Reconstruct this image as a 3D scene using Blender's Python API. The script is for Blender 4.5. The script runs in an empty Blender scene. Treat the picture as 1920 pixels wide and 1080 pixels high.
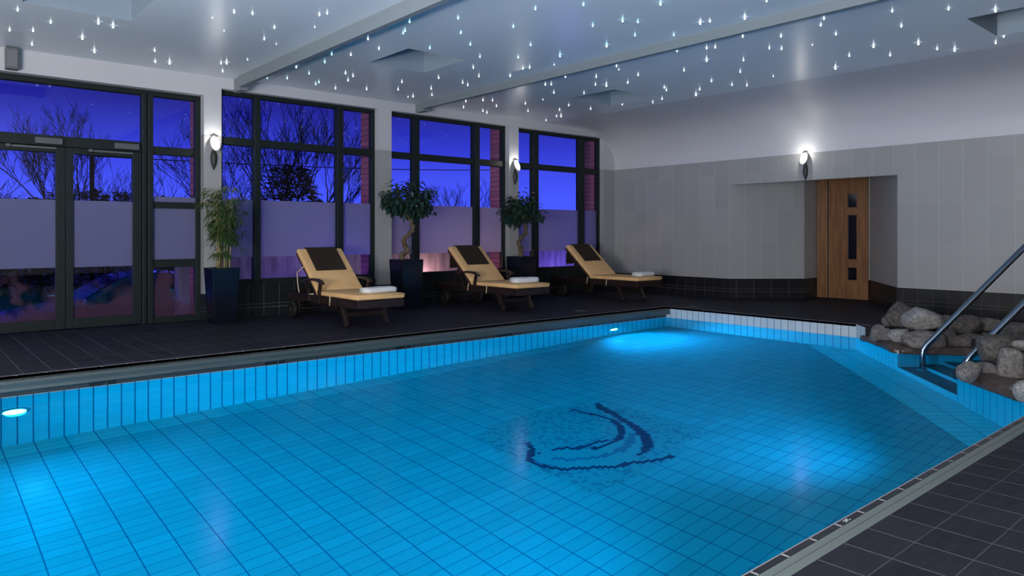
import bpy, bmesh, math, random
from mathutils import Vector, Matrix, noise
R = math.radians
random.seed(7)
scn = bpy.context.scene
COL = scn.collection

# ---------------------------------------------------------------- camera numbers (used to place things where the photo shows them)
F, CX, CY, EYE = 1348.0, 960.0, 440.0, 1.1
TH = math.atan2(2520 - 960, F)
cs, sn = math.cos(TH), math.sin(TH)

def ray(u, v):
    a = (u - CX) / F; b = (CY - v) / F
    return (cs + sn * a, sn - cs * a, b)
def atz(u, v, z=0.0):
    d = ray(u, v); t = (z - EYE) / d[2]; return Vector((t * d[0], t * d[1], z))
def aty(u, v, y):
    d = ray(u, v); t = y / d[1]; return Vector((t * d[0], y, EYE + t * d[2]))
def atx(u, v, x):
    d = ray(u, v); t = x / d[0]; return Vector((x, t * d[1], EYE + t * d[2]))
def atd(u, v, fw):
    d = ray(u, v); return Vector((fw * d[0], fw * d[1], EYE + fw * d[2]))

# ---------------------------------------------------------------- mesh builder
class MB:
    def __init__(s): s.v = []; s.f = []; s.m = []
    def add(s, vs, fs, mi=0):
        o = len(s.v); s.v += [tuple(p) for p in vs]
        s.f += [tuple(o + i for i in f) for f in fs]; s.m += [mi] * len(fs)
    def box(s, a, b, mi=0):
        x0, y0, z0 = a; x1, y1, z1 = b
        if x0 > x1: x0, x1 = x1, x0
        if y0 > y1: y0, y1 = y1, y0
        if z0 > z1: z0, z1 = z1, z0
        s.add([(x0,y0,z0),(x1,y0,z0),(x1,y1,z0),(x0,y1,z0),(x0,y0,z1),(x1,y0,z1),(x1,y1,z1),(x0,y1,z1)],
              [(0,3,2,1),(4,5,6,7),(0,1,5,4),(1,2,6,5),(2,3,7,6),(3,0,4,7)], mi)
    def quad(s, a, b, c, d, mi=0): s.add([a, b, c, d], [(0, 1, 2, 3)], mi)
    def poly(s, pts, mi=0): s.add(pts, [tuple(range(len(pts)))], mi)
    def prism(s, prof, axis, a, b, mi=0):
        """extrude a closed 2D profile along axis between a and b; profile coords are the other two axes in order"""
        n = len(prof)
        def mk(p, t):
            if axis == 0: return (t, p[0], p[1])
            if axis == 1: return (p[0], t, p[1])
            return (p[0], p[1], t)
        vs = [mk(p, a) for p in prof] + [mk(p, b) for p in prof]
        fs = [(i, (i + 1) % n, n + (i + 1) % n, n + i) for i in range(n)]
        fs += [tuple(range(n - 1, -1, -1)), tuple(range(n, 2 * n))]
        s.add(vs, fs, mi)
    def tube(s, pts, rad, n=8, mi=0, caps=True):
        pts = [Vector(p) for p in pts]
        rs = rad if isinstance(rad, (list, tuple)) else [rad] * len(pts)
        rings = []; up = None
        for i, p in enumerate(pts):
            t = (pts[min(i + 1, len(pts) - 1)] - pts[max(i - 1, 0)])
            if t.length < 1e-9: t = Vector((0, 0, 1))
            t.normalize()
            if up is None:
                up = Vector((0, 0, 1)) if abs(t.z) < .9 else Vector((1, 0, 0))
            a = t.cross(up)
            if a.length < 1e-6: a = t.orthogonal()
            a.normalize(); b = a.cross(t); up = b
            rings.append([p + (a * math.cos(2 * math.pi * k / n) + b * math.sin(2 * math.pi * k / n)) * rs[i] for k in range(n)])
        vs = [q for r_ in rings for q in r_]; fs = []
        for i in range(len(pts) - 1):
            for k in range(n):
                k2 = (k + 1) % n
                fs.append((i * n + k, i * n + k2, (i + 1) * n + k2, (i + 1) * n + k))
        if caps:
            fs.append(tuple(range(n - 1, -1, -1))); fs.append(tuple((len(pts) - 1) * n + k for k in range(n)))
        s.add(vs, fs, mi)
    def lathe(s, prof, n=16, org=(0, 0, 0), axis=2, mi=0):
        """prof: list of (radius, height) along axis"""
        vs = []; fs = []
        for r_, h in prof:
            for k in range(n):
                a = 2 * math.pi * k / n; p = (r_ * math.cos(a), r_ * math.sin(a), h)
                if axis == 0: p = (p[2], p[0], p[1])
                elif axis == 1: p = (p[1], p[2], p[0])
                vs.append((p[0] + org[0], p[1] + org[1], p[2] + org[2]))
        m = len(prof)
        for i in range(m - 1):
            for k in range(n):
                k2 = (k + 1) % n
                fs.append((i * n + k, i * n + k2, (i + 1) * n + k2, (i + 1) * n + k))
        fs.append(tuple(range(n - 1, -1, -1))); fs.append(tuple((m - 1) * n + k for k in range(n)))
        s.add(vs, fs, mi)
    def sweep(s, path, w, hs, mi=0):
        """rectangular bar along a path in the YZ plane at given x; path: (x,y,z); w width in x; hs thickness"""
        path = [Vector(p) for p in path]; vs = []; fs = []
        for i, p in enumerate(path):
            t = path[min(i + 1, len(path) - 1)] - path[max(i - 1, 0)]; t.normalize()
            nrm = Vector((0, -t.z, t.y)); h = hs[i] if isinstance(hs, (list, tuple)) else hs
            for sx, sh in ((-1, -1), (1, -1), (1, 1), (-1, 1)):
                vs.append(p + Vector((sx * w / 2, 0, 0)) + nrm * (sh * h / 2))
        for i in range(len(path) - 1):
            for k in range(4):
                k2 = (k + 1) % 4; fs.append((i * 4 + k, i * 4 + k2, i * 4 + 4 + k2, i * 4 + 4 + k))
        e = (len(path) - 1) * 4
        fs += [(3, 2, 1, 0), (e, e + 1, e + 2, e + 3)]
        s.add(vs, fs, mi)
    def leaf(s, p, d, up, L, W, droop=.25, mi=0):
        d = d.normalized(); a = d.cross(up)
        if a.length < 1e-4: a = d.orthogonal()
        a.normalize(); nn = a.cross(d).normalized()
        q = lambda t, w, h: p + d * (L * t) + a * (W * w) + nn * (W * h) - Vector((0, 0, droop * L * t * t))
        s.add([q(0, 0, 0), q(.35, -.5, .12), q(.35, 0, -.05), q(.35, .5, .12), q(.7, -.36, .1), q(.7, 0, -.05), q(.7, .36, .1), q(1, 0, 0)],
              [(0, 2, 1), (0, 3, 2), (1, 2, 5, 4), (2, 3, 6, 5), (4, 5, 7), (5, 6, 7)], mi)
    def build(s, name, mats, parent=None, smooth=False, bevel=0, seg=2, sub=0, recalc=False):
        me = bpy.data.meshes.new(name); me.from_pydata(s.v, [], s.f)
        if not isinstance(mats, (list, tuple)): mats = [mats]
        for m in mats: me.materials.append(m)
        if len(mats) > 1: me.polygons.foreach_set('material_index', s.m)
        if recalc:
            bm = bmesh.new(); bm.from_mesh(me); bmesh.ops.recalc_face_normals(bm, faces=bm.faces); bm.to_mesh(me); bm.free()
        if smooth: me.polygons.foreach_set('use_smooth', [True] * len(me.polygons))
        me.update()
        o = bpy.data.objects.new(name, me); COL.objects.link(o)
        if parent: o.parent = parent
        if bevel:
            b = o.modifiers.new('Bevel', 'BEVEL'); b.width = bevel; b.segments = seg; b.limit_method = 'ANGLE'; b.angle_limit = R(35)
        if sub:
            b = o.modifiers.new('Subdivision', 'SUBSURF'); b.levels = sub; b.render_levels = sub
        return o

def tag(o, label, cat, group=None, kind=None):
    o['label'] = label; o['category'] = cat
    if group: o['group'] = group
    if kind: o['kind'] = kind
    return o
def empty(name, loc=(0, 0, 0), rz=0):
    o = bpy.data.objects.new(name, None); COL.objects.link(o)
    o.location = loc; o.rotation_euler = (0, 0, rz); o.empty_display_size = .1
    return o
def copy_tree(o, parent=None):
    c = o.copy(); COL.objects.link(c)
    if parent: c.parent = parent
    for ch in list(o.children): copy_tree(ch, c)
    return c

# ---------------------------------------------------------------- materials
def nodes(name):
    m = bpy.data.materials.new(name); m.use_nodes = True
    nt = m.node_tree; b = nt.nodes['Principled BSDF']
    return m, nt, b
def mat(name, col, rough=.5, metal=0, spec=.5, var=0, vscale=8, bump=0, bscale=40, col2=None, stretch=None, emit=None, es=0, coat=0):
    m, nt, b = nodes(name)
    b.inputs['Base Color'].default_value = (*col, 1)
    b.inputs['Roughness'].default_value = rough; b.inputs['Metallic'].default_value = metal
    b.inputs['Specular IOR Level'].default_value = spec; b.inputs['Coat Weight'].default_value = coat
    if emit: b.inputs['Emission Color'].default_value = (*emit, 1); b.inputs['Emission Strength'].default_value = es
    if var or bump:
        tc = nt.nodes.new('ShaderNodeTexCoord'); mp = nt.nodes.new('ShaderNodeMapping')
        nt.links.new(tc.outputs['Object'], mp.inputs['Vector'])
        if stretch: mp.inputs['Scale'].default_value = stretch
    if var:
        n = nt.nodes.new('ShaderNodeTexNoise'); n.inputs['Scale'].default_value = vscale; n.inputs['Detail'].default_value = 6
        nt.links.new(mp.outputs['Vector'], n.inputs['Vector'])
        r_ = nt.nodes.new('ShaderNodeValToRGB')
        c2 = col2 or tuple(min(1, c * (1 + var)) for c in col); c1 = col if col2 else tuple(c * (1 - var) for c in col)
        r_.color_ramp.elements[0].color = (*c1, 1); r_.color_ramp.elements[1].color = (*c2, 1)
        r_.color_ramp.elements[0].position = .35; r_.color_ramp.elements[1].position = .68
        nt.links.new(n.outputs['Fac'], r_.inputs['Fac']); nt.links.new(r_.outputs['Color'], b.inputs['Base Color'])
    if bump:
        n2 = nt.nodes.new('ShaderNodeTexNoise'); n2.inputs['Scale'].default_value = bscale; n2.inputs['Detail'].default_value = 4
        nt.links.new(mp.outputs['Vector'], n2.inputs['Vector'])
        bp = nt.nodes.new('ShaderNodeBump'); bp.inputs['Strength'].default_value = bump; bp.inputs['Distance'].default_value = .01
        nt.links.new(n2.outputs['Fac'], bp.inputs['Height']); nt.links.new(bp.outputs['Normal'], b.inputs['Normal'])
    return m

def mth(nt, op, a, b=None, c=None):
    n = nt.nodes.new('ShaderNodeMath'); n.operation = op
    for i, x in enumerate((a, b, c)):
        if x is None: continue
        if isinstance(x, (int, float)): n.inputs[i].default_value = x
        else: nt.links.new(x, n.inputs[i])
    return n.outputs[0]
def mixc(nt, fac, a, b):
    n = nt.nodes.new('ShaderNodeMix'); n.data_type = 'RGBA'
    for s_, x in ((n.inputs[0], fac), (n.inputs[6], a), (n.inputs[7], b)):
        if isinstance(x, (int, float)): s_.default_value = x
        elif isinstance(x, tuple): s_.default_value = (*x, 1) if len(x) == 3 else x
        else: nt.links.new(x, s_)
    return n.outputs[2]

def tile_mat(name, base, grout, dirs, lines=(), rough=.3, var=.06, bump=0, bscale=25, bstretch=(1, 1, 1), spec=.5, above=None, grough=.8, wear=0):
    """dirs: (direction vector, size, offset, joint width, strength); lines: (direction, position, width, strength);
    above: (z, colour, bump, scale) another finish above a height, such as plaster over a tiled dado"""
    m, nt, b = nodes(name)
    g = nt.nodes.new('ShaderNodeNewGeometry'); pos = g.outputs['Position']
    def dot(v):
        n = nt.nodes.new('ShaderNodeVectorMath'); n.operation = 'DOT_PRODUCT'
        nt.links.new(pos, n.inputs[0]); n.inputs[1].default_value = v; return n.outputs['Value']
    mask = None; ids = []
    for d, size, off, gw, st in dirs:
        q = mth(nt, 'DIVIDE', mth(nt, 'SUBTRACT', dot(d), off), size)
        fl = mth(nt, 'FLOOR', q); fr = mth(nt, 'FRACT', q)
        e = mth(nt, 'ABSOLUTE', mth(nt, 'SUBTRACT', fr, .5))
        k = mth(nt, 'MULTIPLY', mth(nt, 'GREATER_THAN', e, .5 - gw / (2 * size)), st)
        mask = k if mask is None else mth(nt, 'MAXIMUM', mask, k); ids.append(fl)
    for d, p, gw, st in lines:
        k = mth(nt, 'MULTIPLY', mth(nt, 'LESS_THAN', mth(nt, 'ABSOLUTE', mth(nt, 'SUBTRACT', dot(d), p)), gw / 2), st)
        mask = k if mask is None else mth(nt, 'MAXIMUM', mask, k)
    cmb = nt.nodes.new('ShaderNodeCombineXYZ')
    for i, x in enumerate(ids[:3]): nt.links.new(x, cmb.inputs[i])
    wn = nt.nodes.new('ShaderNodeTexWhiteNoise'); wn.noise_dimensions = '3D'; nt.links.new(cmb.outputs[0], wn.inputs['Vector'])
    br = mth(nt, 'ADD', mth(nt, 'MULTIPLY', mth(nt, 'SUBTRACT', wn.outputs['Value'], .5), 2 * var), 1.0)
    mp = nt.nodes.new('ShaderNodeMapping'); nt.links.new(pos, mp.inputs['Vector']); mp.inputs['Scale'].default_value = bstretch
    nz = nt.nodes.new('ShaderNodeTexNoise'); nz.inputs['Scale'].default_value = bscale; nz.inputs['Detail'].default_value = 5
    nt.links.new(mp.outputs['Vector'], nz.inputs['Vector'])
    if wear:
        br = mth(nt, 'MULTIPLY', br, mth(nt, 'ADD', mth(nt, 'MULTIPLY', mth(nt, 'SUBTRACT', nz.outputs['Fac'], .5), 2 * wear), 1.0))
    hv = nt.nodes.new('ShaderNodeVectorMath'); hv.operation = 'SCALE'; hv.inputs[0].default_value = base; nt.links.new(br, hv.inputs['Scale'])
    col = mixc(nt, mask, hv.outputs[0], grout)
    rg = mth(nt, 'ADD', mth(nt, 'MULTIPLY', mask, grough - rough), rough)
    height = mth(nt, 'SUBTRACT', mth(nt, 'MULTIPLY', nz.outputs['Fac'], bump), mth(nt, 'MULTIPLY', mask, .6))
    if above:
        z0, c2, b2, s2 = above
        sx = nt.nodes.new('ShaderNodeSeparateXYZ'); nt.links.new(pos, sx.inputs[0])
        k = mth(nt, 'GREATER_THAN', sx.outputs['Z'], z0)
        n2 = nt.nodes.new('ShaderNodeTexNoise'); n2.inputs['Scale'].default_value = s2; n2.inputs['Detail'].default_value = 3
        nt.links.new(pos, n2.inputs['Vector'])
        col = mixc(nt, k, col, c2)
        rg = mth(nt, 'ADD', mth(nt, 'MULTIPLY', k, .45), mth(nt, 'MULTIPLY', mth(nt, 'SUBTRACT', 1.0, k), rg))
        height = mth(nt, 'ADD', mth(nt, 'MULTIPLY', mth(nt, 'SUBTRACT', 1.0, k), height), mth(nt, 'MULTIPLY', k, mth(nt, 'MULTIPLY', n2.outputs['Fac'], b2)))
    bp = nt.nodes.new('ShaderNodeBump'); bp.inputs['Strength'].default_value = .6; bp.inputs['Distance'].default_value = .004
    nt.links.new(height, bp.inputs['Height']); nt.links.new(bp.outputs['Normal'], b.inputs['Normal'])
    nt.links.new(col, b.inputs['Base Color']); nt.links.new(rg, b.inputs['Roughness'])
    b.inputs['Specular IOR Level'].default_value = spec
    return m

X, Y, Z = (1, 0, 0), (0, 1, 0), (0, 0, 1)
OD = (-.732, -.681, 0)       # along the slanting pool side
ON = (.681, -.732, 0)        # outwards from it
PLAST = (.52, .53, .56)
GT, GG = (.34, .345, .35), (.47, .48, .48)
M = {}
M['deck'] = tile_mat('riven_slate_tile', (.0185, .0185, .0255), (.10, .10, .115), [(X, .1975, .992, .006, 1), (Y, .185, 1.003, .004, .55)], rough=.6, spec=.12, var=.16, bump=1.2, bscale=5, bstretch=(1, 5, 1), wear=.35)
M['wall_tile'] = tile_mat('grey_wall_tile', GT, GG, [(Y, .2975, 7.528, .008, .8), (Z, .597, .35, .006, .3)], rough=.35, var=.05, bump=.05, above=(2.395, PLAST, .9, 60))
M['wall_tile_x'] = tile_mat('grey_pillar_tile', GT, GG, [(Z, .597, .35, .005, .4)], rough=.35, var=.03, bump=.05, above=(2.385, PLAST, .2, 60))
M['alcove'] = tile_mat('grey_alcove_tile', GT, GG, [((.757, -.654, 0), .28, .1, .008, .7), (Z, .597, .35, .006, .5)], rough=.35, var=.05, bump=.05)
M['base_y'] = tile_mat('black_skirting_tile', (.010, .0105, .012), (.10, .10, .105), [(Y, .195, 6.657, .004, 1)], lines=[(Z, .115, .005, 1), (Z, .165, .005, .8)], rough=.45, spec=.3, var=.2, bump=.1)
M['base_x'] = tile_mat('green_black_skirting_tile', (.010, .014, .016), (.10, .135, .135), [(X, .215, 3.41, .005, 1)], lines=[(Z, .115, .006, 1), (Z, .165, .006, .8)], rough=.45, spec=.3, var=.2, bump=.1)
POOL = (.50, .555, .555); PG = (.05, .085, .16)
M['pool_left'] = tile_mat('pale_pool_wall_tile', POOL, PG, [(X, .1045, .644, .010, .95), (Z, .12, -.163, .004, .35)], rough=.2, var=.05)
M['pool_far'] = tile_mat('pale_pool_end_tile', POOL, PG, [(Y, .0995, 6.69, .007, .95), (Z, .14, -.163, .004, .2)], rough=.2, var=.05)
M['pool_obl'] = tile_mat('pale_pool_side_tile', POOL, PG, [(OD, .1045, .02, .007, .9), (Z, .12, -.163, .005, .5)], rough=.2, var=.05)
M['pool_step'] = tile_mat('pale_pool_step_tile', POOL, PG, [(ON, .2, .02, .006, .4)], rough=.2, var=.04)
M['pool_tread'] = tile_mat('slate_tread_tile', (.10, .13, .15), (.06, .08, .09), [(OD, .2, .02, .005, .6)], rough=.4, var=.1, wear=.3, bump=.3)
M['pool_floor'] = tile_mat('pale_pool_floor_tile', (.29, .345, .37), PG, [(X, .2095, .644, .008, .95), (Y, .0975, 2.78, .006, .8)], rough=.25, var=.06)
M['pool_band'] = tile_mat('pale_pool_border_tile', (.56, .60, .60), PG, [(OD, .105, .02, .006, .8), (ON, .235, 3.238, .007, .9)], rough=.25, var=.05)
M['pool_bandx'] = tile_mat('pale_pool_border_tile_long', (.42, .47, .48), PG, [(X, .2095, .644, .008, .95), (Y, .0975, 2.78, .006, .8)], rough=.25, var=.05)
M['nosing_x'] = tile_mat('black_nosing_tile', (.012, .012, .016), (.38, .36, .38), [(X, .1969, .741, .011, 1)], rough=.35, var=.15)
M['nosing_y'] = tile_mat('black_nosing_tile_end', (.012, .012, .016), (.38, .36, .38), [(Y, .1925, 6.686, .011, 1)], rough=.35, var=.15)
M['grout'] = mat('pink_grey_grout', (.26, .24, .26), .7)
M['rail'] = mat('brushed_gutter_steel', (.075, .098, .098), .36, metal=.3, var=.12, vscale=4, stretch=(.4, 8, 8))
M['gutter_shade'] = mat('painted_gutter_shade', (.045, .055, .058), .5)
M['grate'] = tile_mat('grey_green_grating', (.145, .172, .158), (.06, .07, .07), [(Y, .0085, 1.165, .0028, .5)], lines=[(Y, 1.203, .006, .7)], rough=.55, var=.03)
M['slot'] = mat('dark_drain_slot', (.008, .008, .01), .6)
M['frame'] = mat('dark_green_grey_aluminium', (.010, .016, .016), .5, spec=.25)
M['white'] = mat('painted_plaster', PLAST, .45, bump=.05, bscale=60)
M['steel'] = mat('polished_steel', (.26, .32, .39), .2, metal=1)
M['chrome'] = mat('satin_steel', (.55, .56, .56), .25, metal=1)
M['closer'] = mat('silver_grey_metal', (.09, .105, .11), .5, metal=.2)
M['wood_door'] = mat('oak_veneer', (.20, .092, .034), .4, var=.25, vscale=6, stretch=(3, 3, .4))
M['dark_glass'] = mat('dark_door_glass', (.006, .006, .014), .08)
M['teak'] = mat('dark_stained_wood', (.020, .011, .010), .38, var=.35, vscale=9, stretch=(4, .6, 4))
M['teak_top'] = mat('worn_stained_wood', (.036, .019, .018), .35, var=.3, vscale=9, stretch=(4, .6, 4))
M['tan'] = mat('tan_canvas', (.80, .49, .22), .85, var=.06, vscale=5, bump=.12, bscale=14)
M['brown'] = mat('brown_towelling', (.021, .0105, .0045), .95, bump=.2, bscale=120)
M['cream'] = mat('cream_tape', (.60, .48, .32), .8)
M['towel'] = mat('white_terry', (.80, .81, .82), .95, bump=.5, bscale=160)
M['rubber'] = mat('black_rubber', (.012, .011, .012), .55)
M['pot'] = mat('blue_black_glazed_fibreglass', (.005, .007, .014), .18, spec=.4)
M['soil'] = mat('dark_soil', (.02, .014, .009), .95, var=.4, vscale=30)
M['bamboo_leaf'] = mat('bamboo_leaf', (.030, .085, .028), .45, var=.5, vscale=3, col2=(.07, .125, .026))
M['bamboo_cane'] = mat('bamboo_cane', (.22, .19, .075), .5, var=.3, vscale=6, stretch=(1, 1, 4))
M['ficus_leaf'] = mat('glossy_ficus_leaf', (.016, .048, .034), .32, var=.35, vscale=4)
M['ficus_bark'] = mat('twisted_bark', (.11, .08, .045), .8, var=.5, vscale=14, bump=.6, bscale=30)
M['rock_l'] = mat('light_grey_stone', (.17, .165, .162), .75, var=.5, vscale=5, col2=(.35, .345, .335), bump=.9, bscale=14)
M['rock_d'] = mat('dark_brown_stone', (.045, .038, .036), .75, var=.5, vscale=5, col2=(.125, .110, .104), bump=1, bscale=16)
M['rock_m'] = mat('grey_brown_stone', (.095, .086, .082), .75, var=.5, vscale=5, col2=(.22, .205, .195), bump=.9, bscale=15)
M['slab'] = mat('wet_brown_stone', (.035, .025, .022), .4, var=.5, vscale=6, col2=(.095, .065, .055), bump=1, bscale=12)
M['soot'] = mat('dark_mosaic_tile', (.01, .03, .09), .3)
M['soot2'] = mat('mid_mosaic_tile', (.11, .17, .24), .3)
M['soot3'] = mat('pale_mosaic_tile', (.62, .70, .70), .3)
M['brick'] = tile_mat('purple_brick', (.36, .10, .18), (.14, .05, .08), [(Z, .085, 0, .014, 1)], rough=.8, var=.15)
M['render'] = mat('stained_render_wall', (.42, .34, .38), .85, var=.35, vscale=3, stretch=(3, 3, .5), bump=.3, bscale=20)
M['ground'] = mat('dark_tarmac', (.03, .03, .035), .8, var=.3, vscale=2)
M['twig'] = mat('winter_bark', (.005, .004, .009), .95, spec=.05)
M['conifer'] = mat('dark_evergreen', (.004, .005, .009), .95, spec=.05)
M['car_paint'] = mat('teal_car_paint', (.012, .10, .16), .22, metal=.3, coat=.6)
M['car_glass'] = mat('car_window_glass', (.01, .015, .05), .05, spec=.8)
M['lampbody'] = mat('bronze_grey_metal', (.045, .045, .045), .5, metal=.2)
M['speaker'] = mat('grey_plastic', (.11, .12, .13), .5)
M['speaker_cloth'] = mat('grey_speaker_cloth', (.16, .165, .18), .7, bump=.2, bscale=200)
M['blk'] = mat('black_plate', (.008, .012, .012), .5)
M['mark'] = mat('pale_marking', (.55, .6, .6), .5)
M['lens_up'] = mat('lit_opal_glass', (.9, .9, .88), .3, emit=(1, .97, .92), es=2.2)
M['opal'] = mat('frosted_opal_glass', (.62, .62, .60), .35, emit=(1, .97, .92), es=.08)
M['pool_lens'] = mat('lit_pool_lens', (.9, .95, 1), .2, emit=(.8, .95, 1.0), es=45)
M['star_w'] = mat('star_white', (.9, .95, 1), .3, emit=(.86, .95, 1.0), es=7)
M['star_c'] = mat('star_cyan', (.8, 1, 1), .3, emit=(.45, .95, 1.0), es=6)
M['ceil'] = mat('satin_stretch_ceiling', (.68, .74, .79), .30, spec=.42, bump=.035, bscale=3, stretch=(1.2, 5, 1))
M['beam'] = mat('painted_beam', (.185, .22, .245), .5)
M['cove'] = mat('textured_plaster', (.62, .63, .67), .42, bump=.35, bscale=55)
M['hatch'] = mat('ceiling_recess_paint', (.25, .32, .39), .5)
for k_ in ('star_w', 'star_c', 'pool_lens'):
    try: M[k_].cycles.emission_sampling = 'NONE'
    except Exception: pass

def glass_mat(name, mist=None):
    m = bpy.data.materials.new(name); m.use_nodes = True; nt = m.node_tree; nt.nodes.clear()
    out = nt.nodes.new('ShaderNodeOutputMaterial'); tr = nt.nodes.new('ShaderNodeBsdfTransparent'); gl = nt.nodes.new('ShaderNodeBsdfGlossy')
    tr.inputs[0].default_value = (.92, .93, .97, 1); gl.inputs['Roughness'].default_value = 0.0
    fr = nt.nodes.new('ShaderNodeFresnel'); gb = nt.nodes.new('ShaderNodeNewGeometry')
    nt.links.new(mth(nt, 'SUBTRACT', 1.5, mth(nt, 'MULTIPLY', gb.outputs['Backfacing'], 1.5 - 1 / 1.5)), fr.inputs['IOR'])
    mx = nt.nodes.new('ShaderNodeMixShader'); nt.links.new(mth(nt, 'MULTIPLY', fr.outputs[0], .55), mx.inputs[0]); nt.links.new(tr.outputs[0], mx.inputs[1]); nt.links.new(gl.outputs[0], mx.inputs[2])
    last = mx.outputs[0]
    if mist:
        zt, col = mist
        g = nt.nodes.new('ShaderNodeNewGeometry'); n = nt.nodes.new('ShaderNodeTexNoise'); n.inputs['Scale'].default_value = 2.6; n.inputs['Detail'].default_value = 3
        nt.links.new(g.outputs['Position'], n.inputs['Vector'])
        sx = nt.nodes.new('ShaderNodeSeparateXYZ'); nt.links.new(g.outputs['Position'], sx.inputs[0])
        lo = mth(nt, 'MULTIPLY', mth(nt, 'SUBTRACT', zt, sx.outputs['Z']), .75)
        mr = nt.nodes.new('ShaderNodeMapRange'); mr.interpolation_type = 'SMOOTHSTEP'; mr.inputs[1].default_value = .74; mr.inputs[2].default_value = .86; mr.inputs[3].default_value = 0; mr.inputs[4].default_value = .42
        nt.links.new(mth(nt, 'ADD', n.outputs['Fac'], lo), mr.inputs[0]); k = mr.outputs[0]
        df = nt.nodes.new('ShaderNodeBsdfDiffuse'); df.inputs[0].default_value = (*col, 1)
        tl = nt.nodes.new('ShaderNodeBsdfTranslucent'); tl.inputs[0].default_value = (*col, 1)
        m2 = nt.nodes.new('ShaderNodeMixShader'); m2.inputs[0].default_value = .5; nt.links.new(df.outputs[0], m2.inputs[1]); nt.links.new(tl.outputs[0], m2.inputs[2])
        m3 = nt.nodes.new('ShaderNodeMixShader'); nt.links.new(k, m3.inputs[0]); nt.links.new(last, m3.inputs[1]); nt.links.new(m2.outputs[0], m3.inputs[2]); last = m3.outputs[0]
    nt.links.new(last, out.inputs[0]); return m
M['glass'] = glass_mat('window_glass')
M['glass_mist'] = glass_mat('misted_door_glass', (.78, (.20, .10, .15)))
def film_mat():
    m = bpy.data.materials.new('frosted_film'); m.use_nodes = True; nt = m.node_tree; nt.nodes.clear()
    out = nt.nodes.new('ShaderNodeOutputMaterial')
    df = nt.nodes.new('ShaderNodeBsdfDiffuse'); df.inputs[0].default_value = (.24, .25, .33, 1)
    tl = nt.nodes.new('ShaderNodeBsdfTranslucent'); tl.inputs[0].default_value = (.70, .76, 1.0, 1)
    m2 = nt.nodes.new('ShaderNodeMixShader'); m2.inputs[0].default_value = .5
    nt.links.new(df.outputs[0], m2.inputs[1]); nt.links.new(tl.outputs[0], m2.inputs[2]); nt.links.new(m2.outputs[0], out.inputs[0]); return m
M['film'] = film_mat()
def water_mat():
    m = bpy.data.materials.new('pool_water'); m.use_nodes = True; nt = m.node_tree; nt.nodes.clear()
    out = nt.nodes.new('ShaderNodeOutputMaterial'); g = nt.nodes.new('ShaderNodeBsdfRefraction'); g.inputs['IOR'].default_value = 1.333
    g.inputs['Roughness'].default_value = 0; g.inputs['Color'].default_value = WATERC
    gl = nt.nodes.new('ShaderNodeBsdfGlossy'); gl.inputs['Roughness'].default_value = .14
    geo = nt.nodes.new('ShaderNodeNewGeometry'); n = nt.nodes.new('ShaderNodeTexNoise'); n.inputs['Scale'].default_value = 2.2; n.inputs['Detail'].default_value = 1
    nt.links.new(geo.outputs['Position'], n.inputs['Vector'])
    b = nt.nodes.new('ShaderNodeBump'); b.inputs['Strength'].default_value = .05; b.inputs['Distance'].default_value = .01
    nt.links.new(n.outputs['Fac'], b.inputs['Height']); nt.links.new(b.outputs[0], g.inputs['Normal']); nt.links.new(b.outputs[0], gl.inputs['Normal'])
    fr = nt.nodes.new('ShaderNodeFresnel'); fr.inputs['IOR'].default_value = 1.333
    k = mth(nt, 'MULTIPLY', fr.outputs[0], .2)
    k = mth(nt, 'MAXIMUM', k, mth(nt, 'GREATER_THAN', fr.outputs[0], .995))
    mx = nt.nodes.new('ShaderNodeMixShader'); nt.links.new(k, mx.inputs[0]); nt.links.new(g.outputs[0], mx.inputs[1]); nt.links.new(gl.outputs[0], mx.inputs[2])
    nt.links.new(mx.outputs[0], out.inputs[0]); return m
WATERC = (.04, .82, 1.0, 1)
M['water'] = water_mat()

# ---------------------------------------------------------------- room numbers
PL, PF, PR, PN = 6.775, 8.965, 1.265, -2.0      # pool: left, far, right, near
WZ = -.163
CEIL = 3.14
WALLF, GLZ = 9.53, 9.69
BX = 10.955
A = Vector((PF, 3.917, 0)); od = Vector(OD); on = Vector(ON)
B = A + od * ((3.917 - PR) / .681)
S0, S1, SD = 1.2, 2.45, 1.33
def ob(s, off=0, z=0): p = A + od * s + on * off; return Vector((p.x, p.y, z))
def fz(x): return -1.68 + .062 * x

# ---- deck floor
mb = MB()
def flat(pts, z=0, mi=0): mb.poly([(p[0], p[1], z) for p in pts], mi)
flat([(-4, PL), (BX + 1.6, PL), (BX + 1.6, 9.95), (-4, 9.95)])
flat([(-4, 1.165), (PN, 1.165), (PN, PL), (-4, PL)])
flat([(-4, -4), (BX + 1.6, -4), (BX + 1.6, 1.165), (-4, 1.165)])
flat([(PN, 1.165), (BX + 1.6, 1.165), (BX + 1.6, PR), (PN, PR)], -.02)
flat([(PF, 3.917), (BX + 1.6, 3.917), (BX + 1.6, PL), (PF, PL)])
bedw = .75
SB = .30
flat([ob(0), ob(SB), ob(SB, bedw), ob(S0, bedw), ob(S0, SD), ob(S1, SD), (BX + 1.6, PR), (BX + 1.6, 3.917)])
flat([ob(SB), ob(S0), ob(S0, bedw), ob(SB, bedw)], -.13)
flat([ob(S1), B, ob(S1, SD)], -.13)
for a_, b_ in ((ob(SB), ob(SB, bedw)), (ob(SB, bedw), ob(S0, bedw)), (ob(S0, bedw), ob(S0, SD)), (ob(S0, SD), ob(S1, SD)), (ob(S1, SD), B)):
    mb.quad((a_.x, a_.y, -.2), (b_.x, b_.y, -.2), (b_.x, b_.y, 0), (a_.x, a_.y, 0))
mb.box((-4, -4, -2.3), (BX + 1.6, 9.95, -2.2))
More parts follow.
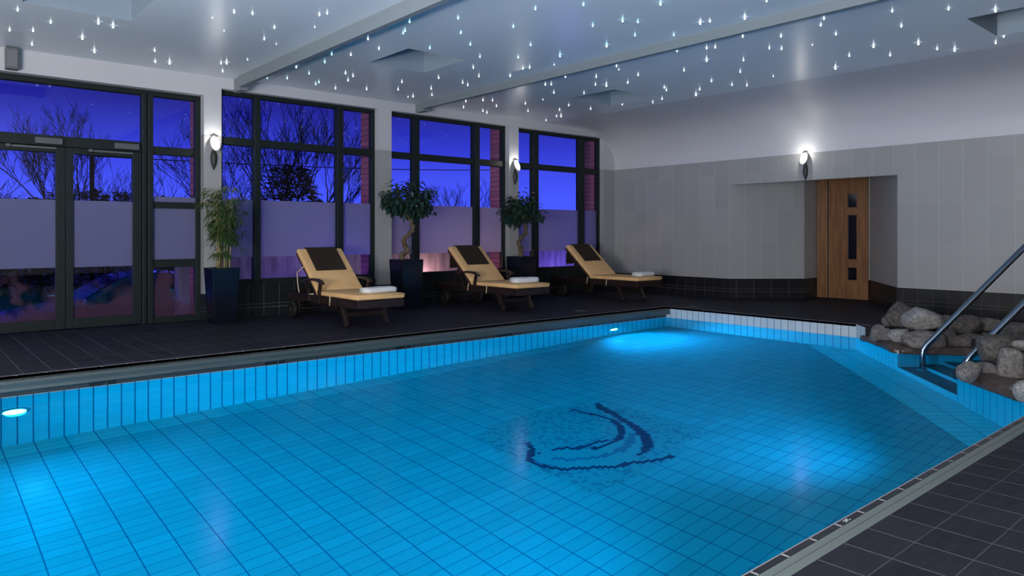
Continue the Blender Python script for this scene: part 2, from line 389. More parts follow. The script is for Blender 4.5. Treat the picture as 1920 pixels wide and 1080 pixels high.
floor = tag(mb.build('floor', M['deck']), 'dark slate tiled deck around the pool', 'floor', kind='structure')

# ---- pool basin
bot = -1.9
mb = MB(); mb.quad((PN, PL, bot), (PF, PL, bot), (PF, PL, -.001), (PN, PL, -.001))
tag(mb.build('pool_wall', M['pool_left']), 'long pale tiled pool wall below the steel gutter on the window side', 'pool wall', kind='structure')
mb = MB(); mb.quad((PF, PL, bot), (PF, 3.917, bot), (PF, 3.917, -.001), (PF, PL, -.001))
tag(mb.build('pool_wall', M['pool_far']), 'pale tiled pool end wall opposite the camera', 'pool wall', kind='structure')
mb = MB(); mb.quad((PF, PL, -.022), (PF, PL, -.02), (PF, PL, -.02), (PF, PL, -.022))
mb = MB()
mb.quad(ob(0, 0, bot), ob(SB, 0, bot), ob(SB, 0, -.001), ob(0, 0, -.001)); mb.quad(ob(SB, 0, bot), ob(S0, 0, bot), ob(S0, 0, -.13), ob(SB, 0, -.13))
mb.quad(ob(S1, 0, bot), (B.x, B.y, bot), (B.x, B.y, -.13), ob(S1, 0, -.13))
mb.quad(ob(S0, 0, bot), ob(S0, SD, bot), ob(S0, SD, -.13), ob(S0, 0, -.13), 1)
mb.quad(ob(S1, SD, bot), ob(S1, 0, bot), ob(S1, 0, -.13), ob(S1, SD, -.13), 1)
mb.quad(ob(S0, SD, bot), ob(S1, SD, bot), ob(S1, SD, 0), ob(S0, SD, 0), 0)
tag(mb.build('pool_wall', [M['pool_obl'], M['pool_step']]), 'slanting pale tiled pool wall under the boulders, with the stair recess', 'pool wall', kind='structure')
mb = MB(); mb.quad((PF, PR, bot), (PN, PR, bot), (PN, PR, -.02), (PF, PR, -.02))
mb.quad((PN, PR, bot), (PN, PL, bot), (PN, PL, -.0), (PN, PR, -.0))
tag(mb.build('pool_wall', M['pool_left']), 'pool walls below the grating nearest the camera', 'pool wall', kind='structure')
mb = MB()
bw = .27
sl = lambda x, y: (x, y, fz(x))
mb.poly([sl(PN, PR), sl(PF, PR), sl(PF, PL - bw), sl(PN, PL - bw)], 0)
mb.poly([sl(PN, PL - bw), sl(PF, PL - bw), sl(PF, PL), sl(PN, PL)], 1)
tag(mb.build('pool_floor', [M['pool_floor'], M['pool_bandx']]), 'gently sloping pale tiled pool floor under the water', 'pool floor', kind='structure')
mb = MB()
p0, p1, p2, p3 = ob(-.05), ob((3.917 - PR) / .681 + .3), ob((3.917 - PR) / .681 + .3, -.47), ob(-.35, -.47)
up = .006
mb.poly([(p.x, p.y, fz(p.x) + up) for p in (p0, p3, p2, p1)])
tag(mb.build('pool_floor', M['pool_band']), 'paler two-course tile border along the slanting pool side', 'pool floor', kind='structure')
# steps in the recess
mb = MB()
tz = [-.95, -.79, -.64, -.49, -.34]; to = [0, .224, .45, .675, .90, SD]
for i, z in enumerate(tz):
    a0, a1 = to[i], to[i + 1]
    p = [ob(S0, a0), ob(S1, a0), ob(S1, SD), ob(S0, SD)]
    mb.add([(q.x, q.y, z) for q in (ob(S0, a0), ob(S1, a0), ob(S1, a1), ob(S0, a1))], [(0, 1, 2, 3)], 1)
    zb = tz[i - 1] if i else bot
    mb.add([(*ob(S0, a0)[:2], zb), (*ob(S1, a0)[:2], zb), (*ob(S1, a0)[:2], z), (*ob(S0, a0)[:2], z)], [(0, 1, 2, 3)], 0)
tag(mb.build('pool_steps', [M['pool_step'], M['pool_tread']]), 'tiled steps rising out of the water between the two boulder piles', 'steps', kind='structure')
# water sheet
mb = MB()
mb.poly([(PN, PR, WZ), (B.x, B.y, WZ), ob(S1, 0, WZ), ob(S1, SD, WZ), ob(S0, SD, WZ), ob(S0, 0, WZ), (PF, 3.917, WZ), (PF, PL, WZ), (PN, PL, WZ)])
tag(mb.build('pool_water', M['water']), 'still blue pool water filling the basin', 'water', kind='structure')

# ---- nosing, gutter, grating
mb = MB(); mb.box((PN, PL, -.024), (PF + .02, PL + .012, .002), 0); mb.box((PN, PL + .012, -.02), (PF + .02, PL + .024, .003), 1)
tag(mb.build('trim_1', [M['nosing_x'], M['grout']]), 'black nosing tiles along the window side of the pool', 'pool edge', kind='structure')
mb = MB(); mb.box((PF, 3.75, -.028), (PF + .016, PL + .01, .002), 0); mb.box((PF + .016, 3.75, -.02), (PF + .028, PL + .024, .003), 1)
tag(mb.build('trim_2', [M['nosing_y'], M['grout']]), 'black nosing tiles along the far end of the pool', 'pool edge', kind='structure')
mb = MB(); mb.box((PN, 1.237, -.03), (B.x + .6, PR, .002), 0); mb.box((PN, PR - .002, -.03), (B.x + .6, PR + .003, .003), 1)
tr3 = tag(mb.build('trim_3', [M['nosing_x'], M['grout']]), 'black nosing tiles along the pool side by the grating', 'pool edge', kind='structure')
mb = MB()
px = atz(1589, 981).x
for dx, dy, lx, ly in ((0, 0, .014, .003), (.0, .009, .014, .003), (.018, .002, .003, .012), (.03, .0, .012, .003), (.03, .008, .003, .008)):
    mb.box((px + dx, 1.243 + dy, .0015), (px + dx + lx, 1.243 + dy + ly, .0032))
tag(mb.build('tile_marking', M['mark']), 'tiny white printed mark on a black nosing tile beside the grating', 'marking')
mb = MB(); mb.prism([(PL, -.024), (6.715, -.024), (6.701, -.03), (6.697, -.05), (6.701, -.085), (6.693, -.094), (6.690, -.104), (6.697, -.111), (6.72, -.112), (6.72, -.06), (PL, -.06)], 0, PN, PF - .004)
mb.box((PN, PL - .006, -.158), (PF - .001, PL, -.06), 1)  # dark strip on the wall, painting in the shade under the gutter lip
tag(mb.build('trim_4', [M['rail'], M['gutter_shade']], smooth=False, bevel=.003), 'grey steel overflow gutter lip along the window side of the pool', 'gutter', kind='structure')
mb = MB(); mb.box((PN, 1.166, -.018), (B.x + 3, 1.236, .001))
tag(mb.build('drain_grating', M['grate']), 'long grey-green slatted drain grating beside the near pool edge', 'drain grating')
mb = MB(); mb.box((-4, 7.352, -.004), (7.4, 7.366, .0015))
tag(mb.build('slot_drain', M['slot']), 'thin dark slot drain between paving and pool coping', 'drain')
for (px, py, ww, dd, lb) in ((7.53, 7.2, .16, .16, 'small steel floor drain on the deck before the loungers'), (9.25, 6.49, .17, .2, 'small steel floor drain beyond the far pool corner')):
    r0 = empty('floor_drain', (px, py, 0)); tag(r0, lb, 'drain', 'floor drains')
    mb = MB(); mb.box((-ww / 2, -dd / 2, -.004), (ww / 2, dd / 2, .002)); mb.build('drain_rim', M['chrome'], r0)
    mb = MB()
    for k in range(6): mb.box((-ww / 2 + .015, -dd / 2 + .018 + k * (dd - .03) / 6, .002), (ww / 2 - .015, -dd / 2 + .028 + k * (dd - .03) / 6, .0045))
    mb.build('drain_bars', M['closer'], r0)
# depth plaques under the gutter
xs_m = [aty(u, 600, PL).x for u in (192, 515, 755, 945, 1095, 1221)]
names_ = ['nearest the lit underwater lamp at the near end', 'in front of the tall bamboo', 'in front of the lounger by the bamboo', 'in front of the middle lounger', 'before the far underwater lamp', 'closest to the far pool corner']
for i, x in enumerate(xs_m):
    w_ = .10 + .02 * (i > 2)
    r0 = empty('depth_plaque', (x, PL - .006, -.137)); tag(r0, 'small dark plaque under the steel gutter ' + names_[i], 'plaque', 'plaques under the gutter')
    mb = MB(); mb.box((-w_, -.006, -.018), (w_, -.0005, .018)); mb.build('plate', M['blk'], r0)
    mb = MB(); mb.box((w_ * .25, -.0085, -.012), (w_ * .33, -.006, .014)); mb.box((w_ * .02, -.0085, -.012), (w_ * .25, -.006, -.008)); mb.build('symbol', M['closer'], r0)

# ---- window wall
BAYS = [(.67, 3.03), (3.25, 5.57), (5.80, 8.17), (8.39, 10.62)]
mb = MB()
mb.box((-4, WALLF, 0), (.67, 9.95, 3.4)); mb.box((.67, WALLF, 2.885), (3.03, 9.95, 3.4)); mb.box((3.03, WALLF, 3.0), (11.4, 9.95, 3.4))
for x0, x1 in ((3.03, 3.25), (5.57, 5.80), (8.17, 8.39), (10.62, 11.4)): mb.box((x0, WALLF, 0), (x1, 9.95, 3.0))
tag(mb.build('wall_left', M['wall_tile_x']), 'window wall of white plaster beams and tiled pillars', 'wall', kind='structure')
mb = MB()
for x0, x1 in ((3.025, 3.255), (5.565, 5.805), (8.165, 8.395), (10.61, 10.95)): mb.box((x0, WALLF - .012, 0), (x1, 9.8, .34))
for x0, x1 in BAYS[1:]: mb.box((x0, 9.605, 0), (x1, 9.94, .44))
tag(mb.build('baseboard_left', M['base_x']), 'dark tiled upstand below the windows', 'baseboard', kind='structure')
# exterior brick piers
mb = MB()
for xe in (3.03, 5.57, 8.17, 10.62): mb.box((xe - .014, 9.735, -1), (xe + .25, 10.04, 3.4))
mb.box((10.6, 10.04, -1), (10.9, 10.25, 3.4))
tag(mb.build('trim_5', M['brick']), 'purple brick piers outside the window ends', 'pier', kind='structure')

def frame_bars(bars, y0=9.625, y1=9.72):
    mb = MB()
    for (x0, x1, z0, z1) in bars: mb.box((x0, y0, z0), (x1, y1, z1))
    return mb
def pane(root, x0, x1, z0, z1, mt='glass'):
    mb = MB(); mb.box((x0, GLZ - .004, z0), (x1, GLZ + .004, z1)); return mb.build('pane', M[mt], root)
def film(root, x0, x1, z0, z1):
    mb = MB(); mb.quad((x0, GLZ - .006, z0), (x1, GLZ - .006, z0), (x1, GLZ - .006, z1), (x0, GLZ - .006, z1))
    o = mb.build('frosted_film', M['film'], root); o['label'] = 'frosted privacy band'; return o
MUL = {1: ((3.717, 3.80), (4.94, 5.035)), 2: ((6.26, 6.365), (7.475, 7.585)), 3: ((8.835, 8.95), (10.05, 10.165))}
WL = {1: 'dark framed window bay behind the bamboo and the nearest lounger', 2: 'dark framed window bay between the two ficus trees', 3: 'dark framed window bay next to the grey tiled wall'}
for b in (1, 2, 3):
    x0, x1 = BAYS[b]; (m0, m1), (m2, m3) = MUL[b]
    r0 = empty('window_%d' % (b + 1), ((x0 + x1) / 2, GLZ, .44)); tag(r0, WL[b], 'window', kind='structure'); r0.location = (0, 0, 0)
    f = frame_bars([(x0, x1, .44, .50), (x0, x1, 2.945, 3.0), (x0, x0 + .05, .5, 2.945), (x1 - .055, x1, .5, 2.945)], 9.635, 9.73)
    f.build('frame', M['frame'], r0, bevel=.004)
    for a0, a1 in ((m0, m1), (m2, m3)):
        frame_bars([(a0, a1, .46, 2.97)], 9.61, 9.74).build('mullion', M['frame'], r0, bevel=.006)
    frame_bars([(x0 + .05, m0, 2.29, 2.39), (m1, m2, 2.29, 2.39), (m3, x1 - .055, 2.29, 2.39)], 9.625, 9.73).build('transom', M['frame'], r0, bevel=.004)
    for a0, a1 in ((x0 + .05, m0), (m1, m2), (m3, x1 - .055)):
        pane(r0, a0, a1, .5, 2.29); pane(r0, a0, a1, 2.39, 2.945); film(r0, a0 + .004, a1 - (.0 if a1 != x1 - .055 else .0), .80, 1.57)
    if b < 3:
        for k_ in (m0 + .02, m2 + .02):
            pass
# bay 1: doors and fixed lights
r0 = empty('window_1'); tag(r0, 'transom and side lights framing the glazed double doors', 'window', kind='structure')
frame_bars([(.67, 3.03, 2.82, 2.885), (.67, .75, 0, 2.82), (2.97, 3.03, 0, 2.82), (2.45, 2.97, 0, .075)], 9.66, 9.76).build('frame', M['frame'], r0, bevel=.004)
frame_bars([(2.335, 2.385, 0, 2.83), (2.40, 2.46, 0, 2.83)], 9.635, 9.77).build('mullion', M['frame'], r0, bevel=.006)
frame_bars([(2.384, 2.401, 0, 2.83)], 9.665, 9.76).build('mullion', M['frame'], r0)
frame_bars([(.75, 2.335, 2.115, 2.235)], 9.65, 9.76).build('transom', M['frame'], r0, bevel=.004)
for z0, z1 in ((2.10, 2.20), (1.43, 1.51), (.69, .79)):
    frame_bars([(2.46, 2.97, z0, z1)], 9.665, 9.75).build('transom', M['frame'], r0, bevel=.004)
pane(r0, .75, 2.335, 2.235, 2.82); pane(r0, 2.46, 2.97, 2.20, 2.82); pane(r0, 2.46, 2.97, 1.51, 2.10); pane(r0, 2.46, 2.97, .79, 1.43); pane(r0, 2.46, 2.97, .075, .69, 'glass_mist')
film(r0, 2.46, 2.97, .79, 1.43); film(r0, 2.46, 2.97, 1.51, 1.575)
for i, (x0, x1, lb) in enumerate(((.755, 1.527, 'glazed dark framed door leaf at the left edge of the photo'), (1.533, 2.33, 'glazed dark framed door leaf beside the four-pane side light'))):
    r0 = empty('door_%d' % (i + 1)); tag(r0, lb, 'door', kind='structure')
    frame_bars([(x0, x0 + .075, .01, 2.11), (x1 - .095, x1, .01, 2.11), (x0 + .075, x1 - .095, .01, .125), (x0 + .075, x1 - .095, 2.04, 2.11)], 9.655, 9.735).build('leaf_frame', M['frame'], r0, bevel=.004)
    pane(r0, x0 + .075, x1 - .095, .125, 2.04, 'glass_mist'); film(r0, x0 + .075, x1 - .095, .72, 1.5)
    cb = aty(239, 279, 9.62).x if i else aty(239, 279, 9.62).x - .80
    mb = MB(); mb.box((cb - .14, 9.59, 2.13), (cb + .125, 9.652, 2.20)); c_ = mb.build('door_closer', M['closer'], r0, bevel=.004)
    mb = MB(); mb.box((cb - .40, 9.625, 2.075), (cb + .07, 9.655, 2.10)); mb.box((cb - .41, 9.60, 2.07), (cb - .37, 9.655, 2.105)); mb.build('slide_rail', M['closer'], c_, bevel=.003)
mb = MB(); mb.box((.936, 9.42, 2.895), (1.055, WALLF, 3.13)); 
r0 = empty('wall_speaker', (.995, WALLF, 2.89)); tag(r0, 'small grey speaker box on the beam above the glazed doors', 'speaker'); r0.location = (0, 0, 0)
mb.build('cabinet', M['speaker'], r0, bevel=.008)
mb = MB(); mb.box((.948, 9.412, 2.92), (1.043, 9.421, 3.10)); mb.build('grille', M['speaker_cloth'], r0)
mb = MB(); mb.tube([(.95, 9.44, 3.13), (.95, 9.47, 3.139)], .008, 6); mb.tube([(.99, 9.47, 3.125), (.99, 9.47, 3.139)], .02, 8); mb.build('bracket', M['blk'], r0)

# ---- back wall, alcove, cove, ceiling
AL, AR, LZ = 6.93, 4.2, 1.96
pts = [(BX, AL), (11.95, 6.1), (12.44, 6.1), (12.44, 5.21), (BX, AR)]
mb = MB()
mb.quad((BX, 9.6, 0), (BX, AL, 0), (BX, AL, 2.4), (BX, 9.6, 2.4)); mb.quad((BX, AR, 0), (BX, -4, 0), (BX, -4, 2.4), (BX, AR, 2.4))
mb.quad((BX, AL, LZ), (BX, AR, LZ), (BX, AR, 2.4), (BX, AL, 2.4))
mb.quad((BX, AL, LZ), (BX + .05, AL - .05, LZ), (BX + .05, AR + .05, LZ), (BX, AR, LZ))
mb.quad((BX + .05, AL - .05, LZ), (BX + .05, AL - .05, 2.5), (BX + .05, AR + .05, 2.5), (BX + .05, AR + .05, LZ))
for i in range(4):
    a, b = pts[i], pts[i + 1]; mb.quad((*a, 0), (*b, 0), (*b, 2.5), (*a, 2.5), 1)
mb.poly([(*p, 2.5) for p in pts], 1)
tag(mb.build('wall_back', [M['wall_tile'], M['alcove']]), 'grey tiled end wall with a deep door alcove', 'wall', kind='structure')
mb = MB(); t_ = .012; h_ = .34
def skirt(a, b):
    d = Vector((b[0] - a[0], b[1] - a[1], 0)).normalized(); n_ = Vector((-d.y, d.x, 0)) * -t_
    if n_.x * -1 + n_.y * -.3 < 0 and abs(d.y) > .99: n_ = -n_
    a2 = (a[0] + n_.x, a[1] + n_.y); b2 = (b[0] + n_.x, b[1] + n_.y)
    mb.quad((*a2, 0), (*b2, 0), (*b2, h_), (*a2, h_)); mb.quad((*a2, h_), (*b2, h_), (*b, h_), (*a, h_)); mb.quad((*a, 0), (*a2, 0), (*a2, h_), (*a, h_)); mb.quad((*b, 0), (*b2, 0), (*b2, h_), (*b, h_))
path = [(BX, 9.6), (BX, AL), (11.95, 6.1), (12.44, 6.1)]
# keep the skirting a hand's breadth of tile thickness in front of each wall face
def offs(poly, t):
    out = []
    for i, p in enumerate(poly):
        ns = []
        for j in (i - 1, i):
            if 0 <= j < len(poly) - 1:
                d = Vector((poly[j + 1][0] - poly[j][0], poly[j + 1][1] - poly[j][1])).normalized(); ns.append(Vector((d.y, -d.x)))
        n_ = sum(ns, Vector((0, 0))); n_.normalize(); c_ = max(.4, n_.dot(ns[0])); out.append((p[0] + n_.x * t / c_, p[1] + n_.y * t / c_))
    return out
def skirting(poly, t=.012, h=.34):
    o_ = offs(poly, t)
    for i in range(len(poly) - 1):
        a, b, a2, b2 = poly[i], poly[i + 1], o_[i], o_[i + 1]
        mb.quad((*a2, 0), (*b2, 0), (*b2, h), (*a2, h)); mb.quad((*a2, h), (*b2, h), (*b, h), (*a, h))
    for k in (0, -1): mb.quad((*poly[k], 0), (*o_[k], 0), (*o_[k], h), (*poly[k], h))
skirting(path); skirting([(12.44, 5.21), (BX, AR), (BX, -4)])
tag(mb.build('baseboard_back', M['base_y']), 'black tiled skirting along the end wall and alcove', 'baseboard', kind='structure')
prof = [(BX, 2.39), (10.945, 2.55), (10.90, 2.68), (10.80, 2.82), (10.64, 2.96), (10.42, 3.06), (10.1, 3.115), (9.7, 3.135), (9.1, CEIL)]
mb = MB()
ys_ = [-4, 9.56]
vs = [(x, y, z) for y in ys_ for x, z in prof]; n_ = len(prof)
mb.add(vs, [(i, i + 1, n_ + i + 1, n_ + i) for i in range(n_ - 1)])
tag(mb.build('wall_cove', M['cove'], smooth=True), 'textured plaster cove curving from the end wall to the ceiling', 'cove', kind='structure')
HX = [(.87, 1.735), (4.29, 5.08), (7.69, 8.60)]; HY = [(6.7, 7.57), (1.45, 2.33)]
HATCH = [(HX[0], HY[0]), (HX[1], HY[0]), (HX[2], HY[0]), (HX[2], HY[1])]
mb = MB()
xs = sorted({-4, 9.1, *[v for h in HX for v in h]}); ys = sorted({-4, 9.56, *[v for h in HY for v in h]})
for i in range(len(xs) - 1):
    for j in range(len(ys) - 1):
        xm, ym = (xs[i] + xs[i + 1]) / 2, (ys[j] + ys[j + 1]) / 2
        if any(h[0][0] < xm < h[0][1] and h[1][0] < ym < h[1][1] for h in HATCH): continue
        mb.quad((xs[i], ys[j], CEIL), (xs[i], ys[j + 1], CEIL), (xs[i + 1], ys[j + 1], CEIL), (xs[i + 1], ys[j], CEIL))
tag(mb.build('ceiling', M['ceil']), 'satin blue-grey ceiling dotted with star lights', 'ceiling', kind='structure')
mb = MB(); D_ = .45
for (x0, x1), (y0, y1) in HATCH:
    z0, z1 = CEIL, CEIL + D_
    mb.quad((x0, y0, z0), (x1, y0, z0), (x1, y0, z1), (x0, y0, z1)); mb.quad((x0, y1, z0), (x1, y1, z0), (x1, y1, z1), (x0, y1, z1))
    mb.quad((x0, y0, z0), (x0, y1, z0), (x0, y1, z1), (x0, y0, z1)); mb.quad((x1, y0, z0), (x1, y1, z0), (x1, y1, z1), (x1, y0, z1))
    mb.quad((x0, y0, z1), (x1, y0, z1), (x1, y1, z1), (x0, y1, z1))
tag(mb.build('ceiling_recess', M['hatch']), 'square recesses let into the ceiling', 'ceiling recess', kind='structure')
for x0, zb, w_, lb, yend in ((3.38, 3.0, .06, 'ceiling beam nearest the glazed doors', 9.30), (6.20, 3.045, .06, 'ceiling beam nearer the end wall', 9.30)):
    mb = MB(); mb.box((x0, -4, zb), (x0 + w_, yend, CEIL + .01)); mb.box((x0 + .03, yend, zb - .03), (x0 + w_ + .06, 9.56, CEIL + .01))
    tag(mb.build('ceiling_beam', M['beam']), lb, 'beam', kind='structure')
mb = MB(); mb.box((-4, -4.1, 0), (BX, -4, 3.4)); tag(mb.build('wall_right', M['white']), 'plain wall beyond the right edge of the photo', 'wall', kind='structure')
mb = MB(); mb.box((-4.1, -4, 0), (-4, 9.95, 3.4)); tag(mb.build('wall_front', M['white']), 'plain wall behind the camera', 'wall', kind='structure')

# wooden door in the alcove
r0 = empty('door_3', (0, 0, 0)); tag(r0, 'oak door with three dark glazed slots in the tiled alcove', 'door', kind='structure')
dx = 12.40
mb = MB(); mb.box((dx - .03, 5.90, 0), (12.44, 6.085, 2.12)); mb.box((dx - .03, 5.22, 2.04), (12.44, 5.90, 2.12)); mb.build('door_frame', M['wood_door'], r0, bevel=.005)
mb = MB(); zz = [(.314, .552), (.666, 1.447), (1.552, 1.813)]; ya, yb = 5.391, 5.57
mb.box((dx, 5.22, .005), (dx + .035, ya, 2.04)); mb.box((dx, yb, .005), (dx + .035, 5.88, 2.04))
for z0, z1 in ((.005, .314), (.552, .666), (1.447, 1.552), (1.813, 2.04)): mb.box((dx, ya, z0), (dx + .035, yb, z1))
mb.build('leaf', M['wood_door'], r0)
for z0, z1 in zz:
    mb = MB(); mb.box((dx + .012, ya, z0), (dx + .022, yb, z1)); g_ = mb.build('vision_panel', M['dark_glass'], r0)
    mb = MB(); t_ = .014
    for a, b in (((ya, z0), (ya + t_, z1)), ((yb - t_, z0), (yb, z1)), ((ya, z0), (yb, z0 + t_)), ((ya, z1 - t_), (yb, z1))): mb.box((dx - .006, a[0], a[1]), (dx + .012, b[0], b[1]))
    mb.build('bead', M['wood_door'], g_)

# ---------------------------------------------------------------- wall lamps
def sconce(loc, rz, label):
    """local: wall plane is y=0, room is towards -y"""
    r0 = empty('wall_lamp', loc, rz); tag(r0, label, 'wall lamp', 'oval wall lamps')
    def leafshell(z0, z1, w, d, yoff=0, n=14, tilt=0):
        mb = MB(); vs = []; fs = []; m_ = 10
        for i in range(n + 1):
            t = i / n; z = z0 + (z1 - z0) * t; k = math.sin(math.pi * min(.985, max(.015, t))) ** .8
            for j in range(m_ + 1):
                a = math.pi * j / m_; vs.append((w * k * math.cos(a), yoff - d * k * math.sin(a) + tilt * (t - .5), z))
        for i in range(n):
            for j in range(m_): fs.append((i * (m_ + 1) + j, (i + 1) * (m_ + 1) + j, (i + 1) * (m_ + 1) + j + 1, i * (m_ + 1) + j + 1))
        mb.add(vs, fs); return mb
    leafshell(-.24, .06, .042, .05).build('body', M['lampbody'], r0, smooth=True)
    # tilted oval dish: opal rim and bright centre
    rot = Matrix.Rotation(R(-24), 4, 'X')
    def disc(rx, rz_, y0, depth, n=24):
        mb = MB(); vs = []; fs = []
        for i in range(5):
            t = i / 4; k = math.cos(t * math.pi / 2 * .98)
            for j in range(n):
                a = 2 * math.pi * j / n; p = rot @ Vector((rx * k * math.cos(a), y0 - depth * math.sin(t * math.pi / 2), rz_ * k * math.sin(a))); vs.append((p.x, p.y - .06, p.z + .10))
        for i in range(4):
            for j in range(n): fs.append((i * n + j, i * n + (j + 1) % n, (i + 1) * n + (j + 1) % n, (i + 1) * n + j))
        fs.append(tuple(4 * n + j for j in range(n))); fs.append(tuple(range(n - 1, -1, -1)))
        mb.add(vs, fs); return mb
    s_ = disc(.066, .115, 0, .022).build('shade', M['opal'], r0, smooth=True)
    disc(.046, .085, -.012, .022).build('lens', M['lens_up'], s_, smooth=True)
    mb = MB(); mb.tube([(-.035, -.05, .195), (0, -.035, .215), (.035, -.05, .195)], [.006, .012, .006], 8); mb.build('cap', M['lampbody'], r0, smooth=True)
    L = bpy.data.lights.new('bulb', 'POINT'); L.energy = SCONCE_W; L.color = (1, .95, .88); L.shadow_soft_size = .012
    lo = bpy.data.objects.new('bulb', L); COL.objects.link(lo); lo.parent = r0; lo.location = (0, -.16, .17)
    return r0
SCONCE_W = 2.6
sconce((3.15, WALLF, 2.17), 0, 'lit oval lamp on the pillar above the bamboo plant')
sconce((8.30, WALLF, 2.21), 0, 'lit oval lamp on the pillar above the farther ficus tree')
sconce((BX, 5.57, 2.20), R(-90), 'lit oval lamp on the end wall above the alcove')

# ---------------------------------------------------------------- underwater lamps
def pool_light(loc, rz, label, power, aim, cone=150):
    r0 = empty('underwater_lamp', loc, rz); tag(r0, label, 'pool lamp', 'underwater lamps')
    mb = MB(); mb.lathe([(.078, -.028), (.105, -.022), (.112, -.002)], 24, axis=1); mb.build('bezel', M['chrome'], r0)
    mb = MB(); mb.lathe([(.0, -.04), (.04, -.038), (.078, -.029)], 24, axis=1); mb.build('lens', M['pool_lens'], r0, smooth=True)
    L = bpy.data.lights.new('beam', 'SPOT'); L.energy = power * 1.75; L.color = POOLC; L.spot_size = R(cone); L.spot_blend = 1; L.shadow_soft_size = .07
    lo = bpy.data.objects.new('beam', L); COL.objects.link(lo); lo.parent = r0; lo.location = (0, -.07, 0)
    lo.rotation_euler = Vector(aim).to_track_quat('-Z', 'Y').to_euler()
    return r0
POOLC = (.003, .475, .96)
pool_light((.727, PL, -.68), 0, 'glowing underwater lamp at the left edge of the photo', 105, (0, -1, -.10))
pool_light((7.735, PL, -.70), 0, 'glowing underwater lamp near the far pool corner', 210, (0.05, -1, -.35))
pool_light((2.6, PR, -.68), R(180), 'underwater lamp in the near pool wall, below the grating', 290, (0, -1, .06), 100)
pool_light((5.0, PR, -.68), R(180), 'underwater lamp in the near pool wall towards the steps', 270, (0, -1, .06), 100)
pool_light((PN, 4.1, -.75), R(-90) + R(180), 'underwater lamp in the near end wall of the pool', 520, (0, -1, .10), 100)

# ---------------------------------------------------------------- ceiling stars
ST1 = '66,42 36,117 124,119 190,88 369,88 424,102 120,170 309,145 354,195 580,193 582,235 636,238 829,240 850,238 835,270 878,50 947,56 796,72 840,120 928,228 1198,60 1227,54 1029,108 991,150 1036,170 1180,107 1002,295 1077,296 1111,252 1159,278 1218,236 1244,207 1316,209 1380,150 1421,186 1512,128 1519,119 1536,86 1718,72 1728,127 1612,184 1764,170 1800,216 1775,257 1796,289 1754,322 1735,313 1645,295 1184,318 1196,311 1258,334 1296,278 1324,288 1305,304 1375,337 1493,338 1507,310 1530,367 1549,364 1617,335 1620,359 1747,382 1738,405 1811,378 1847,379 1862,400 1811,418 1826,425 1913,288'
ST2 = '88,38 268,22 303,100 5,104 415,80 472,86 557,17 706,89 742,84 873,70 955,8 461,136 607,135 865,141 1009,140 1158,98 1170,74 1215,132 1426,46 1460,102 1637,38 1813,42 1524,165 1356,176 1594,187 1660,190 1418,210 1265,212 1213,257 1844,140 1814,164 70,172 355,174 180,211 619,195 730,184 762,181 730,228 868,229 965,184 1011,187 23,218 392,251 401,265 473,284 645,267 748,307 856,272 825,321 881,323 980,290 200,291 316,291 313,320 354,322 434,313 571,331 579,340 704,338 690,357 563,373 528,386 410,393 295,411 213,397 270,352 116,377 178,415 167,438 184,437 128,453 60,419 50,391 41,260 66,257 125,320 147,319 157,350 1126,173 158,247'
BIG = {(309, 145), (354, 195), (636, 238), (850, 238), (1111, 252), (369, 88), (424, 102), (354, 322), (184, 437), (690, 357), (1213, 257), (1524, 165), (873, 70), (706, 89), (415, 80), (557, 17), (1660, 190), (1813, 42), (355, 174), (180, 211), (730, 228), (1356, 176)}
SMALL = {(796, 72), (840, 120), (1180, 107), (1126, 173), (158, 247), (928, 228), (1036, 170), (1530, 367), (116, 377), (980, 290), (401, 265)}
def star_mesh():
    mb = MB()
    mb.lathe([(.0006, .0), (.0035, -.001), (.003, -.004), (.002, -.007), (.006, -.012), (.0092, -.017), (.0095, -.021), (.006, -.026), (.001, -.028)], 10)
    return mb
star0 = {}
LBL = {'w': ('tiny white droplet star light hanging from the ceiling', 'white droplet star lights'), 'c': ('tiny cyan-tinted droplet star light hanging from the ceiling', 'cyan droplet star lights')}
for ox, src in ((0, ST1), (960, ST2)):
    for tok in src.split():
        a, b = (int(k) for k in tok.split(',')); u, v = ox + a / 2, b / 2
        p = atz(u, v, CEIL - .018)
        if p.y > 9.45: p.y = 9.45
        zc = CEIL
        for (x0, x1), (y0, y1) in HATCH:
            if x0 - .02 < p.x < x1 + .02 and y0 - .02 < p.y < y1 + .02:
                ds = [(p.x - x0, 0), (x1 - p.x, 1), (p.y - y0, 2), (y1 - p.y, 3)]; k = min(ds)[1]
                if k == 0: p.x = x0 - .03
                elif k == 1: p.x = x1 + .03
                elif k == 2: p.y = y0 - .03
                else: p.y = y1 + .03
        for x0, zb, w_ in ((3.38, 3.0, .06), (6.2, 3.045, .06)):
            if x0 - .015 < p.x < x0 + w_ + .07: p.x = x0 - .03 if p.x < x0 + .05 else x0 + w_ + .09
        if p.x > 9.08:
            for i in range(len(prof) - 1):
                (xa, za), (xb, zb) = prof[i], prof[i + 1]
                if xb <= p.x <= xa: zc = zb + (za - zb) * (p.x - xb) / (xa - xb)
        kind = 'c' if (750 < u < 1420 and v < 118 and u < 1300 + 0 * v) or (500 < u < 640 and 100 < v < 165) else 'w'
        sc = .95
        if (a, b) in BIG: sc = 1.35
        if (a, b) in SMALL: sc = .6
        d_ = math.hypot(p.x, p.y); sc *= .52 + .03 * min(d_, 10)
        if kind not in star0:
            o = star_mesh().build('star_light', M['star_' + kind], smooth=True); star0[kind] = o
        else:
            o = star0[kind].copy(); COL.objects.link(o)
        o.location = (p.x, p.y, zc + .001); o.scale = (sc, sc, sc)
        tag(o, LBL[kind][0], 'star light', LBL[kind][1])

